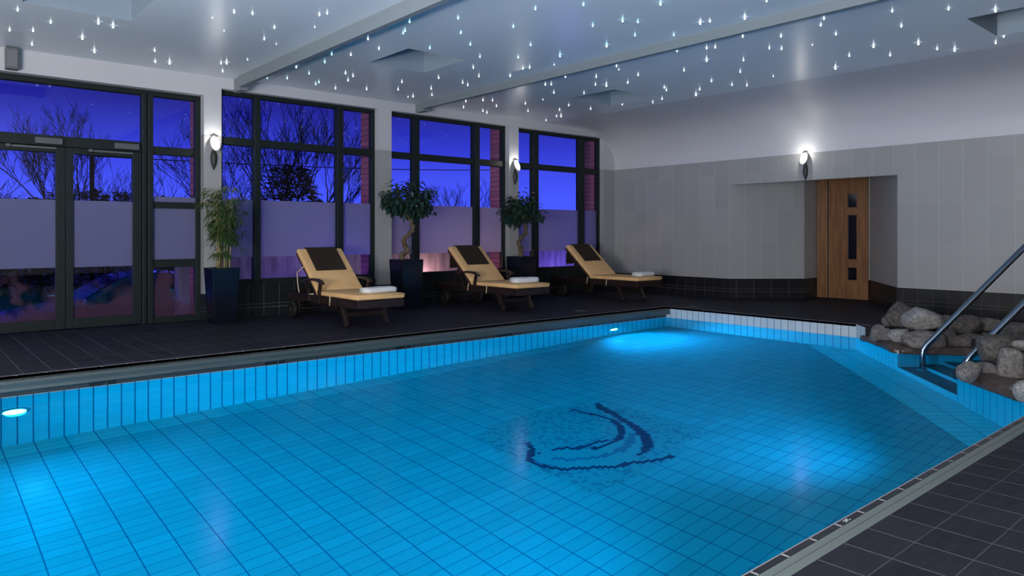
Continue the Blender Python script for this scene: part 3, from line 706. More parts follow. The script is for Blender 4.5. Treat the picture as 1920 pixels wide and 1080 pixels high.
# ---------------------------------------------------------------- loungers
def slope_box(mb, y0, z0, y1, z1, th, x0, x1, mi=0):
    """a slab whose underside runs from (y0,z0) to (y1,z1) in the YZ plane, thickness th above it"""
    d = Vector((0, y1 - y0, z1 - z0)).normalized(); n_ = Vector((0, -d.z, d.y)) * th
    mb.add([(x0, y0, z0), (x1, y0, z0), (x1, y1, z1), (x0, y1, z1), (x0, y0 + n_.y, z0 + n_.z), (x1, y0 + n_.y, z0 + n_.z), (x1, y1 + n_.y, z1 + n_.z), (x0, y1 + n_.y, z1 + n_.z)],
           [(0, 3, 2, 1), (4, 5, 6, 7), (0, 1, 5, 4), (1, 2, 6, 5), (2, 3, 7, 6), (3, 0, 4, 7)], mi)
HY0, HZ0, HY1, HZ1 = 1.06, .335, 1.66, .86
def lounger(loc, label, arms=True, flap=False, dy=0, tape=1):
    r0 = empty('sun_lounger', loc); tag(r0, label, 'sun lounger', 'loungers beside the pool')
    W = .315
    mb = MB()
    for sx in (-1, 1):
        mb.box((sx * (W - .035), .02, .235), (sx * W, 2.0, .328))
    mb.box((-W, 0, .235), (W, .035, .328)); mb.box((-W, 1.97, .245), (W, 2.0, .32)); mb.box((-W + .03, .95, .245), (W - .03, 1.0, .32))
    mb.build('frame', M['teak'], r0, bevel=.006)
    mb = MB()
    for k in range(11): mb.box((-W + .03, .06 + k * .088, .314), (W - .03, .125 + k * .088, .332))
    mb.build('seat_slats', M['teak'], r0)
    mb = MB()
    slope_box(mb, HY0, HZ0 - .03, HY1 + .02, HZ1 - .02, .03, -W + .005, -W + .05); slope_box(mb, HY0, HZ0 - .03, HY1 + .02, HZ1 - .02, .03, W - .05, W - .005)
    for k in range(7):
        t0 = .06 + k * .135; t1 = t0 + .085; yy = lambda t: HY0 + (HY1 - HY0) * t; zz_ = lambda t: HZ0 - .03 + (HZ1 - HZ0) * t
        slope_box(mb, yy(t0), zz_(t0), yy(t1), zz_(t1), .022, -W + .05, W - .05)
    bf = mb.build('backrest_frame', M['teak_top'], r0, bevel=.004)
    mb = MB(); mb.tube([(-.2, 1.46, .66), (-.2, 1.72, .30)], .014, 8); mb.tube([(.2, 1.46, .66), (.2, 1.72, .30)], .014, 8); mb.tube([(-.29, 1.72, .30), (.29, 1.72, .30)], .012, 8)
    mb.build('prop', M['teak'], bf)
    for sx in (-1, 1):
        mb = MB(); mb.sweep([(sx * .27, .47, .30), (sx * .27, .40, .12), (sx * .27, .33, .0)], .05, [.085, .065, .05]); mb.build('leg', M['teak'], r0, bevel=.006)
    mb = MB(); mb.box((-.27, .39, .11), (.27, .415, .165)); mb.build('stretcher', M['teak'], r0, bevel=.004)
    mb = MB(); mb.box((-.34, 1.69, .10), (.34, 1.73, .13)); 
    for sx in (-1, 1): mb.box((sx * .29, 1.66, .06), (sx * .255, 1.76, .25))
    mb.build('axle', M['teak'], r0, bevel=.003)
    for sx in (-1, 1):
        mb = MB(); mb.lathe([(.10, -.022), (.112, -.014), (.112, .014), (.10, .022)], 24, (sx * .345, 1.71, .112), 0); w_ = mb.build('wheel', M['rubber'], r0, smooth=False, bevel=.003)
        mb = MB(); mb.lathe([(.028, -.03), (.028, .03)], 14, (sx * .345, 1.71, .112), 0); mb.build('hub', M['teak_top'], w_)
    if arms:
        for sx in (-1, 1):
            xx = sx * (W + .022)
            mb = MB()
            mb.sweep([(xx, .835, .485), (xx, .88, .512), (xx, .98, .530), (xx, 1.12, .535), (xx, 1.27, .52), (xx, 1.40, .49)], .055, [.03, .034, .034, .032, .03, .026])
            ar = mb.build('armrest', M['teak_top'], r0, bevel=.009, seg=3)
            mb = MB(); mb.sweep([(xx, .90, .50), (xx, .935, .37), (xx, .95, .25)], .035, [.045, .042, .05]); mb.build('post', M['teak'], ar, bevel=.005)
            mb = MB(); mb.sweep([(xx, 1.33, .50), (xx, 1.24, .38), (xx, 1.20, .25)], .035, [.045, .042, .05]); mb.build('post', M['teak'], ar, bevel=.005)
    # cushion
    mb = MB()
    Wc = .322; cz = .336
    mb.box((-Wc, -.01, cz), (Wc, HY0 + .01, cz + .062)); seat = mb.build('seat_cushion', M['tan'], r0, smooth=True, bevel=.022, seg=4)
    mb = MB(); slope_box(mb, HY0 - .02, HZ0 + .005, HY1, HZ1 + .01, .066, -Wc, Wc); mb.build('back_cushion', M['tan'], r0, smooth=True, bevel=.022, seg=4)
    mb = MB(); mb.tube([(-Wc, -.012, cz + .05), (Wc, -.012, cz + .05)], .005, 6); mb.tube([(-Wc - .002, 0, cz + .055), (-Wc - .002, HY0 - .03, cz + .055)], .004, 6); mb.build('piping', M['tan'], seat, smooth=True)
    # brown head cover
    d = Vector((0, HY1 - HY0, HZ1 - HZ0 + .005)); L_ = d.length; d.normalize(); n_ = Vector((0, -d.z, d.y)); b0 = Vector((0, HY0 - .02, HZ0 + .005))
    q = lambda t, h: b0 + d * (t * L_) + n_ * h
    cw = .215; th = .008
    path_ = [q(.46, .070), q(.56, .0725), q(.8, .0725), q(.98, .073), q(1.015, .066), q(1.03, .045), q(1.03, .0), q(1.02, -.045)]
    if flap: path_ += [Vector((0, HY1 + .075, HZ1 - .10)), Vector((0, HY1 + .080, HZ1 - .20)), Vector((0, HY1 + .082, HZ1 - .29))]
    mb = MB(); mb.sweep([(0, p.y, p.z) for p in path_], 2 * cw, th); mb.build('head_cover', M['brown'], r0, bevel=.002)
    # tapes
    mb = MB()
    def tape_(pts):
        mb = MB(); mb.tube(pts, .008, 6); mb.build('tie_tape', M['cream'], r0, smooth=True)
    tape_([(-Wc - .006, .66, cz + .01), (-Wc - .008, .665, cz - .04), (-Wc - .006, .675, cz - .105)])
    tape_([(Wc + .006, .66, cz + .01), (Wc + .008, .665, cz - .04), (Wc + .006, .67, cz - .09)])
    if tape == 2:
        tape_([q(.62, .02) + Vector((-Wc - .006, 0, 0)), q(.60, -.02) + Vector((-Wc - .01, .03, .02)), Vector((-Wc - .012, 1.59, .60)), Vector((-Wc - .012, 1.57, .46)), Vector((-Wc - .01, 1.53, .34))])
        tape_([(-Wc - .01, 1.1, .35), (-Wc - .015, 1.18, .342), (-Wc - .015, 1.28, .345)])
    else:
        tape_([(-Wc - .006, 1.10, cz + .03), (-Wc - .010, 1.11, cz - .03), (-Wc - .008, 1.12, cz - .09)])
    return r0
lounger((4.385, 7.43, 0), 'tan cushioned lounger between the bamboo and the nearer ficus', True, False, tape=2)
lounger((6.975, 7.60, 0), 'tan cushioned lounger between the two ficus trees', True, True)
lounger((9.53, 7.53, 0), 'tan cushioned lounger without armrests next to the end wall', False, True)

def towel(loc, rz, label, L=.42, Wd=.20, H=.07):
    mb = MB(); n = 18; vs = []; fs = []; m_ = 14
    for i in range(m_ + 1):
        t = i / m_; x = (t - .5) * L; e = 1 - .10 * abs(2 * t - 1) ** 6
        for j in range(n):
            a = 2 * math.pi * j / n; ca, sa = math.cos(a), math.sin(a)
            y = Wd / 2 * e * math.copysign(abs(ca) ** .55, ca); z = H / 2 * e * math.copysign(abs(sa) ** .6, sa)
            z += .006 * noise.noise(Vector((x * 9, y * 9, loc[0]))) + (.004 * math.sin(6 * a) if ca < -.6 else 0)
            vs.append((x, y, z + H / 2))
    for i in range(m_):
        for j in range(n): fs.append((i * n + j, i * n + (j + 1) % n, (i + 1) * n + (j + 1) % n, (i + 1) * n + j))
    fs += [tuple(range(n - 1, -1, -1)), tuple(m_ * n + j for j in range(n))]
    mb.add(vs, fs)
    # folded layers showing at the end
    for z in (.018, .036, .052):
        mb.tube([(-L / 2 - .004, -Wd * .42, z), (-L / 2 - .006, 0, z + .002), (-L / 2 - .004, Wd * .42, z)], .010, 6)
    o = mb.build('folded_towel', M['towel'], smooth=True); o.location = loc; o.rotation_euler = (0, 0, rz)
    return tag(o, label, 'towel', 'folded towels on the loungers')
cz_ = .3985
towel((4.48, 7.66, cz_), R(6), 'folded white towel on the lounger nearest the bamboo')
towel((6.98, 7.80, cz_), R(-4), 'folded white towel on the lounger between the ficus trees', .40, .2, .085)
towel((9.60, 7.72, cz_), R(3), 'folded white towel on the lounger next to the end wall', .40, .2, .075)

# ---------------------------------------------------------------- plants
def pot(r0, top, bot_, h):
    mb = MB(); a, b = top / 2, bot_ / 2; r_ = .025
    def ring(k, z): return [(-k, -k, z), (k, -k, z), (k, k, z), (-k, k, z)]
    vs = ring(b, 0) + ring(a, h) + ring(a - r_, h) + ring(a - r_ - .02, h - .08)
    fs = [(3, 2, 1, 0)] + [(l * 4 + i, l * 4 + (i + 1) % 4, l * 4 + 4 + (i + 1) % 4, l * 4 + 4 + i) for l in range(3) for i in range(4)]
    mb.add(vs, fs); p = mb.build('planter', M['pot'], r0, bevel=.006)
    mb = MB(); k = a - r_ - .012; mb.poly([(-k, -k, h - .06), (k, -k, h - .06), (k, k, h - .06), (-k, k, h - .06)]); mb.build('soil', M['soil'], p)
rnd = random.Random(3)
r0 = empty('potted_bamboo', (3.125, 9.15, 0), 0); tag(r0, 'tall leafy bamboo in a tapered blue-black square planter beside the doors', 'potted plant')
PH = .69
pot(r0, .335, .27, PH)
tops = []
for k in range(11):
    a = rnd.uniform(0, 6.28); rr = rnd.uniform(.02, .11); b0 = Vector((rr * math.cos(a), rr * math.sin(a), PH - .06))
    lean = Vector((math.cos(a), math.sin(a), 0)) * rnd.uniform(.02, .12); H_ = rnd.uniform(.75, 1.08)
    pts_ = [b0 + lean * (t * t) + Vector((rnd.uniform(-.006, .006), rnd.uniform(-.006, .006), H_ * t)) for t in [i / 8 for i in range(9)]]
    mb = MB(); mb.tube(pts_, [.0105 - .0075 * i / 8 for i in range(9)], 6)
    for i in range(1, 7): mb.tube([pts_[i] - Vector((0, 0, .003)), pts_[i] + Vector((0, 0, .003))], .013 - .0075 * i / 8, 6)
    mb.build('cane', M['bamboo_cane'], r0, smooth=True); tops.append(pts_)
mb = MB(); tw = MB()
for pts_ in tops:
    for i in range(2, 9):
        for s_ in range(4 if i > 3 else 2):
            if i < 4 and rnd.random() < .45: continue
            a = rnd.uniform(0, 6.28); p = pts_[i]; L = rnd.uniform(.06, .20) * (1.1 if i > 5 else .9)
            e = p + Vector((math.cos(a) * L, math.sin(a) * L, rnd.uniform(-.01, .07))); tw.tube([p, (p + e) / 2 + Vector((0, 0, .02)), e], .0022, 3)
            for l in range(rnd.randint(5, 8)):
                t = rnd.uniform(.45, 1); q = p + (e - p) * t; aa = a + rnd.uniform(-1.3, 1.3)
                mb.leaf(q, Vector((math.cos(aa), math.sin(aa), rnd.uniform(-.5, .35))), Vector((0, 0, 1)), rnd.uniform(.07, .13), rnd.uniform(.013, .020), .5)
mb.build('foliage', M['bamboo_leaf'], r0); tw.build('twigs', M['bamboo_cane'], r0)

def ficus(loc, label, seed, trunk, crown, cr, top=.37):
    rn = random.Random(seed); r0 = empty('potted_ficus', loc); tag(r0, label, 'potted plant', 'ficus trees in square planters')
    PH = .735; pot(r0, top, top * .82, PH)
    mb = MB(); base = Vector((trunk[0][0], trunk[0][1], PH - .07))
    pts_ = [base] + [Vector(p) for p in trunk[1:]]
    fine = []
    for i in range(len(pts_) - 1):
        for k in range(4):
            t = k / 4; fine.append(pts_[i].lerp(pts_[i + 1], t) + Vector((.010 * math.sin(5 * (i + t)), .010 * math.cos(5 * (i + t)), 0)))
    fine.append(pts_[-1]); n = len(fine)
    mb.tube(fine, [.040 - .016 * i / n + .006 * math.sin(i * 1.7) for i in range(n)], 10)
    for k in range(2):   # a thinner stem wound round the trunk
        mb.tube([p + Vector((.032 * math.cos(i * .9 + 3 * k), .032 * math.sin(i * .9 + 3 * k), 0)) for i, p in enumerate(fine)], [.016 - .006 * i / n for i in range(n)], 7)
    mb.tube([base + Vector((.05, .0, 0)), fine[n // 4] + Vector((.06, -.01, .0)), fine[n // 2] + Vector((.07, -.01, .02)), fine[-3] + Vector((.03, 0, 0))], .005, 5)
    mb.build('trunk', M['ficus_bark'], r0, smooth=True)
    C = Vector(crown); br = MB(); lf = MB(); topp = fine[-1]
    for k in range(60):
        a = rn.uniform(0, 6.283); el = rn.uniform(-.55, 1.0); rr = rn.uniform(.62, 1.0)
        d = Vector((math.cos(a) * math.cos(el), math.sin(a) * math.cos(el), math.sin(el)))
        e = C + Vector((d.x * cr[0] * rr, d.y * cr[0] * rr, d.z * cr[1] * rr))
        if d.z < -.3: e.z = C.z - cr[1] * .35 * rr
        mid = topp.lerp(e, .5) + Vector((rn.uniform(-.04, .04), rn.uniform(-.04, .04), .05)); br.tube([topp, mid, e], [.007, .005, .002], 4)
        for l in range(18):
            t = rn.uniform(.3, 1.06); q = mid.lerp(e, t) if t > .3 else e
            q = q + Vector((rn.gauss(0, .045), rn.gauss(0, .045), rn.gauss(0, .04)))
            dd = (q - C); dd.normalize(); dd = dd * .6 + Vector((rn.uniform(-.8, .8), rn.uniform(-.8, .8), rn.uniform(-.9, .3)))
            lf.leaf(q, dd, Vector((rn.uniform(-.3, .3), rn.uniform(-.3, .3), 1)), rn.uniform(.065, .095), rn.uniform(.042, .060), .35)
    br.build('branches', M['ficus_bark'], r0); lf.build('foliage', M['ficus_leaf'], r0)
    return r0
ficus((5.79, 9.10, 0), 'ficus with a twisted trunk beside the window nearest the first lounger', 5,
      [(-.09, 0, .7), (-.07, 0, .80), (.03, 0, .86), (-.04, .01, .98), (-.02, 0, 1.06), (.10, 0, 1.14), (.12, 0, 1.24), (.06, 0, 1.34)], (.06, 0, 1.60), (.40, .36))
ficus((8.08, 9.1, 0), 'smaller ficus under the pillar lamp beside the middle lounger', 9,
      [(-.04, 0, .7), (-.01, 0, .82), (-.06, 0, .93), (-.05, 0, 1.03), (.08, 0, 1.11), (.10, 0, 1.20), (.06, 0, 1.30)], (.03, 0, 1.47), (.375, .34))

# ---------------------------------------------------------------- boulders
def rock_mesh(seed, flat_=.0, rough=.16):
    bm = bmesh.new(); bmesh.ops.create_icosphere(bm, subdivisions=4, radius=1)
    o = Vector((seed * 7.3, seed * 3.1, seed * 1.7)); rn = random.Random(seed)
    planes = [(Vector((rn.uniform(-1, 1), rn.uniform(-1, 1), rn.uniform(-.6, 1))).normalized(), rn.uniform(.66, .86)) for _ in range(7)]
    for v in bm.verts:
        c = v.co.copy(); r_ = 1 + rough * noise.noise(c * 1.1 + o) + .09 * noise.noise(c * 2.6 + o) + .03 * noise.noise(c * 7 + o)
        c = c * r_
        c = Vector([math.copysign(abs(k) ** .88, k) for k in c])
        for pn, pd in planes:
            e = c.dot(pn) - pd
            if e > 0: c -= pn * e * .75
        v.co = c
    # normalise to the unit box
    mx = [max(abs(v.co[i]) for v in bm.verts) for i in range(3)]
    for v in bm.verts: v.co = Vector([v.co[i] / mx[i] for i in range(3)])
    me = bpy.data.meshes.new('boulder'); bm.to_mesh(me); bm.free()
    me.polygons.foreach_set('use_smooth', [True] * len(me.polygons)); return me
C7 = 5.142
def rock(x0, y0, x1, y1, fw, mt, label, name='boulder', grp='boulders beside the pool steps', dep=.9, tilt=0, rz=0):
    u0, u1, v0, v1 = 1610 + x0 / C7, 1610 + x1 / C7, 550 + y0 / C7, 550 + y1 / C7
    w = (u1 - u0) * fw / F / 2; h = (v1 - v0) * fw / F / 2
    p = atd((u0 + u1) / 2, (v0 + v1) / 2, fw)
    me = rock_mesh(int(x0 * 3 + y0)); me.materials.append(M[mt])
    o = bpy.data.objects.new(name, me); COL.objects.link(o)
    o.location = p; o.scale = (w * 1.16, w * dep, h * 1.14); o.rotation_euler = (0, R(tilt), TH - R(90) + R(rz))
    return tag(o, label, 'boulder', grp)
rock(275, 92, 535, 350, 8.62, 'rock_d', 'big dark boulder standing at the back left of the farther pile')
rock(232, 228, 330, 340, 8.66, 'rock_m', 'narrow grey boulder half hidden behind the big dark one', dep=1.2)
rock(428, 140, 790, 372, 8.30, 'rock_l', 'largest pale grey boulder on top of the farther pile', tilt=6)
rock(680, 180, 775, 260, 8.62, 'rock_d', 'small brown stone peeping out behind the largest pale boulder', dep=1.3)
rock(118, 308, 272, 468, 8.18, 'rock_m', 'squarish boulder at the far left end over the pool corner')
rock(230, 345, 322, 462, 8.06, 'rock_m', 'small rounded stone second from the far pool corner')
rock(306, 330, 485, 488, 7.97, 'rock_l', 'egg-shaped grey boulder in the front row, third from the pool corner')
rock(446, 365, 785, 556, 7.72, 'rock_m', 'long grey boulder behind the foot of the handrail')
rock(752, 215, 915, 340, 8.35, 'rock_m', 'grey boulder crossed by the farther handrail')
rock(850, 215, 1165, 405, 8.15, 'rock_d', 'broad brown-grey boulder on top, right of the farther handrail')
rock(1108, 243, 1360, 380, 8.35, 'rock_m', 'flat-topped brown boulder at the right end of the top row')
rock(786, 360, 925, 556, 7.78, 'rock_d', 'upright dark boulder right of the farther handrail foot')
rock(912, 378, 1195, 562, 7.70, 'rock_d', 'dark rounded boulder at the right end of the farther pile front row')
rock(1150, 372, 1300, 470, 7.95, 'rock_d', 'small dark stone between the two handrails', dep=1.1)
rock(1165, 395, 1490, 668, 6.30, 'rock_d', 'large dark boulder beside the nearer handrail')
rock(1370, 292, 1720, 480, 6.95, 'rock_d', 'wide dark boulder topping the nearer pile')
rock(1488, 448, 1690, 556, 6.2, 'rock_l', 'small pale stone under the wide dark top boulder')
rock(1348, 546, 1612, 875, 5.98, 'rock_m', 'tall grey boulder in the middle of the nearer pile')
rock(962, 668, 1168, 856, 6.0, 'rock_m', 'rounded boulder overhanging the water at the step side')
rock(1148, 664, 1350, 812, 6.12, 'rock_m', 'blocky stone wedged beside the tall grey boulder')
rock(1456, 880, 1566, 1015, 5.55, 'rock_m', 'small upright stone near the right photo edge over the water')
rock(1512, 850, 1760, 1056, 5.3, 'rock_l', 'pale boulder cut off by the right photo edge')
rock(1600, 560, 1860, 860, 5.75, 'rock_d', 'dark boulder mostly outside the right photo edge')
def ledge(pts, z0, z1, label, seed):
    """a rough flat stone following an outline"""
    rn = random.Random(seed); c = sum((Vector((*p, 0)) for p in pts), Vector((0, 0, 0))) / len(pts)
    out = []
    for i in range(len(pts)):
        a, b = Vector((*pts[i], 0)), Vector((*pts[(i + 1) % len(pts)], 0)); n = max(2, int((b - a).length / .06))
        for k in range(n):
            p = a.lerp(b, k / n); d = (p - c).normalized(); out.append(p + d * .035 * noise.noise(p * 7 + Vector((seed, 0, 0))))
    mb = MB(); n = len(out); vs = []
    for s_, z in ((.985, z0), (1.0, z0 + (z1 - z0) * .4), (.97, z1), (.75, z1 + .01), (.4, z1 + .015)):
        for p in out:
            q = c + (p - c) * s_; vs.append((q.x, q.y, z + .018 * noise.noise(q * 5 + Vector((0, seed, z * 3)))))
    fs = [(l * n + i, l * n + (i + 1) % n, (l + 1) * n + (i + 1) % n, (l + 1) * n + i) for l in range(4) for i in range(n)]
    fs += [tuple(range(n - 1, -1, -1)), tuple(4 * n + i for i in range(n))]
    mb.add(vs, fs); o = mb.build('stone_ledge', M['slab'], smooth=True); return tag(o, label, 'stone ledge', 'stone ledges under the boulders')
g2 = lambda s, o_: tuple(ob(s, o_)[:2])
ledge([g2(.24, -.045), g2(.5, -.05), g2(.8, -.03), g2(1.15, -.04), g2(1.19, -.0), g2(1.17, .5), g2(1.0, .62), g2(.33, .45)], -.16, -.095, 'wet brown stone ledge under the farther boulder pile', 3)
ledge([g2(1.0, .45), g2(1.22, .0), g2(1.26, .35), g2(1.25, 1.1), g2(1.0, 1.2)], -.165, -.10, 'wet brown stone ledge along the step side of the farther pile', 4)
ledge([g2(2.44, -.03), g2(2.9, -.05), g2(3.4, -.03), g2(3.55, .05), g2(3.0, .5), g2(2.5, .8), g2(2.44, .4)], -.17, -.09, 'wet brown stone ledge under the nearer boulder pile', 6)

# ---------------------------------------------------------------- handrails
def handrail(s_, off, zf, zb, label):
    r0 = empty('handrail', (0, 0, 0)); tag(r0, label, 'handrail', 'stainless handrails at the pool steps')
    b0 = Vector((s_[0], s_[1], zf)); P0 = Vector((s_[0], s_[1], zb)); k = on * 1.0
    pts_ = [b0, P0 - Vector((0, 0, .05))]
    dirv = (on + Vector((0, 0, 1.07)))
    pts_ += [P0 - Vector((0, 0, .018)) + dirv * .006, P0 + dirv * .035]
    for t in (.4, .8, 1.0): pts_.append(P0 + dirv * t)
    e = P0 + dirv * 1.0
    pts_ += [e + on * .06 + Vector((0, 0, .04)), e + on * .16 + Vector((0, 0, .05)), e + on * .26 + Vector((0, 0, .02)), e + on * .31 + Vector((0, 0, -.08)), Vector((e.x + on.x * .31, e.y + on.y * .31, .0))]
    mb = MB(); mb.tube(pts_, .029, 16); mb.build('tube', M['steel'], r0, smooth=True)
    for p, z in ((b0, zf), (pts_[-1], 0)):
        mb = MB(); mb.lathe([(.026, .03), (.055, .022), (.06, 0)], 20, (p.x, p.y, z)); mb.build('flange', M['chrome'], r0, smooth=True)
handrail((8.1, 2.86), 0, -.95, -.085, 'stainless handrail standing in the water at the farther side of the steps')
handrail((7.46, 2.27), 0, -.95, -.06, 'stainless handrail rising beside the nearer boulder pile')

# ---------------------------------------------------------------- mosaic on the pool floor
NW = 1.333
def wfloor(u, v):
    d = Vector(ray(u, v)); d.normalize(); t = (WZ - EYE) / d.z; p = Vector((t * d.x, t * d.y, WZ)); s2 = Vector((d.x / NW, d.y / NW, 0)); s2.z = -math.sqrt(1 - s2.x ** 2 - s2.y ** 2)
    # plane z = -1.68 + .062 x
    k = (-1.68 + .062 * p.x - p.z) / (s2.z - .062 * s2.x); q = p + s2 * k; return (q.x, q.y)
def cr(a, b): return wfloor(840 + a * 560 / 1920, 700 + b * 260 / 891)
LN = [([(515, 450), (540, 480), (535, 515), (518, 555), (570, 585), (650, 608), (740, 617), (840, 612), (950, 606), (1060, 601), (1120, 594), (1180, 572), (1240, 570), (1310, 566), (1380, 553), (1445, 532)], [8, 14, 16, 16, 16, 16, 16, 15, 14, 14, 13, 13, 14, 13, 11, 6], 0),
      ([(962, 198), (985, 225), (1050, 252), (1110, 290), (1180, 330), (1235, 375), (1270, 410), (1285, 460), (1270, 495), (1235, 522)], [10, 20, 16, 14, 18, 22, 30, 26, 20, 10], 0),
      ([(805, 236), (880, 256), (960, 272), (1040, 296), (1095, 325), (1118, 370), (1110, 410), (1060, 445), (1000, 470), (925, 486)], [5, 9, 9, 9, 14, 18, 16, 11, 9, 7], 0),
      ([(1025, 434), (960, 442), (900, 462), (820, 488), (760, 480), (680, 490)], [8, 9, 10, 9, 7, 6], 0),
      ([(585, 513), (600, 514)], [9, 9], 0),
      ([(680, 548), (800, 556), (940, 545), (1050, 520), (1130, 485), (1180, 430), (1185, 390)], [6, 12, 14, 18, 22, 22, 14], 1)]
cells = {}
TS = .03
def stamp(p, rad, k):
    i0, i1 = math.floor((p[0] - rad) / TS), math.floor((p[0] + rad) / TS); j0, j1 = math.floor((p[1] - rad) / TS), math.floor((p[1] + rad) / TS)
    for i in range(i0, i1 + 1):
        for j in range(j0, j1 + 1):
            if math.hypot((i + .5) * TS - p[0], (j + .5) * TS - p[1]) <= rad + .004: cells[(i, j)] = min(k, cells.get((i, j), 9))
for pts_, ws, k in LN:
    for i in range(len(pts_) - 1):
        for s_ in range(24):
            t = s_ / 23; a = pts_[i][0] * (1 - t) + pts_[i + 1][0] * t; b = pts_[i][1] * (1 - t) + pts_[i + 1][1] * t; w_ = ws[i] * (1 - t) + ws[i + 1] * t
            c0 = cr(a, b); c1 = cr(a, b + w_ * .72); stamp(c0, max(.016 if len(pts_) > 2 else .01, math.hypot(c1[0] - c0[0], c1[1] - c0[1]) * .62), k)
# speckled ground around the figure: a rounded patch of small tiles
poly_ = [cr(*p) for p in ((180, 410), (330, 335), (540, 260), (800, 205), (1000, 200), (1250, 260), (1480, 330), (1720, 390), (1560, 430), (1420, 560), (1200, 660), (1020, 740), (900, 770), (760, 700), (520, 600), (330, 500))]
def inside(p):
    c_ = False; n = len(poly_)
    for i in range(n):
        a, b = poly_[i], poly_[(i + 1) % n]
        if (a[1] > p[1]) != (b[1] > p[1]) and p[0] < (b[0] - a[0]) * (p[1] - a[1]) / (b[1] - a[1]) + a[0]: c_ = not c_
    return c_
body = [cr(*p) for p in ((515, 450), (600, 480), (820, 495), (1000, 480), (1110, 420), (1110, 330), (1180, 340), (1270, 420), (1230, 540), (1120, 590), (800, 610), (540, 560))]
rm = random.Random(11)
xs_ = [p[0] for p in poly_]; ysp = [p[1] for p in poly_]
ctr = (sum(xs_) / len(xs_), sum(ysp) / len(ysp))
keep = poly_
for i in range(math.floor(min(xs_) / TS), math.ceil(max(xs_) / TS)):
    for j in range(math.floor(min(ysp) / TS), math.ceil(max(ysp) / TS)):
        if (i, j) in cells: continue
        p = ((i + .5) * TS, (j + .5) * TS); poly_ = keep
        if not inside(p): continue
        poly_ = body; ib = inside(p); poly_ = keep
        cells[(i, j)] = 2 if ib else (3 if rm.random() < .30 else 2)
mb = MB(); g_ = .0012
for (i, j), k in cells.items():
    x0, y0 = i * TS + g_, j * TS + g_; x1, y1 = x0 + TS - 2 * g_, y0 + TS - 2 * g_
    mb.add([(x, y, fz(x) + .005) for x, y in ((x0, y0), (x1, y0), (x1, y1), (x0, y1))], [(0, 1, 2, 3)], {0: 0, 1: 1, 2: 2, 3: 3}[k])
M['speck'] = mat('speckle_mosaic_tile', (.165, .225, .28), .3)
M['soot3'] = mat('pale_mosaic_tile', (.275, .335, .355), .3)
tag(mb.build('floor_mosaic', [M['soot'], M['soot2'], M['soot3'], M['speck']]), 'mosaic of a leaping dolphin set into the pool floor', 'mosaic')

# ---------------------------------------------------------------- outside
GZ = -1.0
mb = MB(); mb.poly([(-60, 9.96, GZ), (90, 9.96, GZ), (90, 120, GZ), (-60, 120, GZ)])
tag(mb.build('exterior_ground', M['ground']), 'dark ground outside the windows', 'ground', kind='structure')
mb = MB(); mb.box((3.2, 11.2, GZ), (14, 11.4, .92)); mb.box((3.1, 11.14, .92), (14, 11.46, .98))
tag(mb.build('garden_wall', M['render']), 'low stained rendered wall outside the windows', 'garden wall', kind='structure')

def bare_tree(loc, H_, spread, seed, label, levels=6, r0_=.08, trunkfrac=.2, forks=2):
    rn = random.Random(seed); mb = MB(); tk = MB()
    def grow(m_, p, d, L, r_, lev):
        n = 3; pts_ = [p]; q = p.copy(); dd = d.copy()
        for i in range(n):
            dd = (dd + Vector((rn.uniform(-.13, .13), rn.uniform(-.13, .13), rn.uniform(-.03, .10)))).normalized(); q = q + dd * (L / n); pts_.append(q)
        m_.tube(pts_, [r_ * (1 - .35 * i / n) for i in range(n + 1)], 5 if lev > 3 else 3, caps=False)
        if lev <= 0: return
        nb = 3 if lev > 1 else 4
        for k in range(nb):
            t = rn.uniform(.35, 1.0) if k else 1.0
            b = pts_[min(n, max(1, round(t * n)))]; a = rn.uniform(0, 6.283); sp = spread * rn.uniform(.55, 1.15)
            ax = Vector((math.cos(a), math.sin(a), 0)); nd = (dd + ax * sp + Vector((0, 0, .12))).normalized()
            grow(mb, b, nd, L * rn.uniform(.62, .86), max(.006, r_ * .58), lev - 1)
    r = empty('bare_tree', loc); tag(r, label, 'tree', 'bare trees outside the windows')
    base = Vector((0, 0, -.05)); top_ = Vector((rn.uniform(-.1, .1), 0, H_ * trunkfrac)); tk.tube([base, base.lerp(top_, .5), top_], [r0_ * 1.25, r0_ * 1.05, r0_], 8)
    tk.build('trunk', M['twig'], r)
    for k in range(forks + 1):
        a = k * 6.283 / (forks + 1) + rn.uniform(-.4, .4); d = Vector((math.cos(a) * .42, math.sin(a) * .42, 1)).normalized()
        grow(mb, top_, d, H_ * .27, r0_ * .62, levels - 1)
    mb.build('branches', M['twig'], r); return r
def gp(u, y): p = aty(u, 440, y); return (p.x, y, GZ)
def th(u, y, v): return aty(u, v, y).z - GZ
def bt(u, y, v, spread, seed, label, lev=5, r_=.05, tf=.16, forks=2):
    bare_tree(gp(u, y), th(u, y, v) * .94, spread, seed, label, lev, r_, tf, forks)
bt(572, 19, 95, .50, 21, 'tall bare tree filling the window behind the bamboo', 6, .085, .10, 3)
bt(440, 22, 190, .62, 22, 'bare tree seen left of the first mullion behind the bamboo', 6, .055)
bt(102, 24, 205, .5, 23, 'bare tree showing its crown above the glazed doors', 6, .06, .3)
bt(40, 20, 282, .8, 24, 'low spreading bare tree behind the left door leaf', 5, .06)
bt(205, 26, 275, .55, 25, 'bare tree behind the right door leaf', 5, .06)
bt(325, 24, 262, .55, 26, 'bare tree behind the four-pane side light', 5, .06)
bt(865, 30, 326, .45, 27, 'small bare tree in the middle of the window between the ficus trees', 5, .045, .25)
bt(793, 32, 338, .5, 28, 'small bare tree beside the nearer ficus crown', 5, .045, .2)
bt(912, 33, 368, .5, 29, 'small bare tree at the brick pier end of the window', 5, .045, .2)
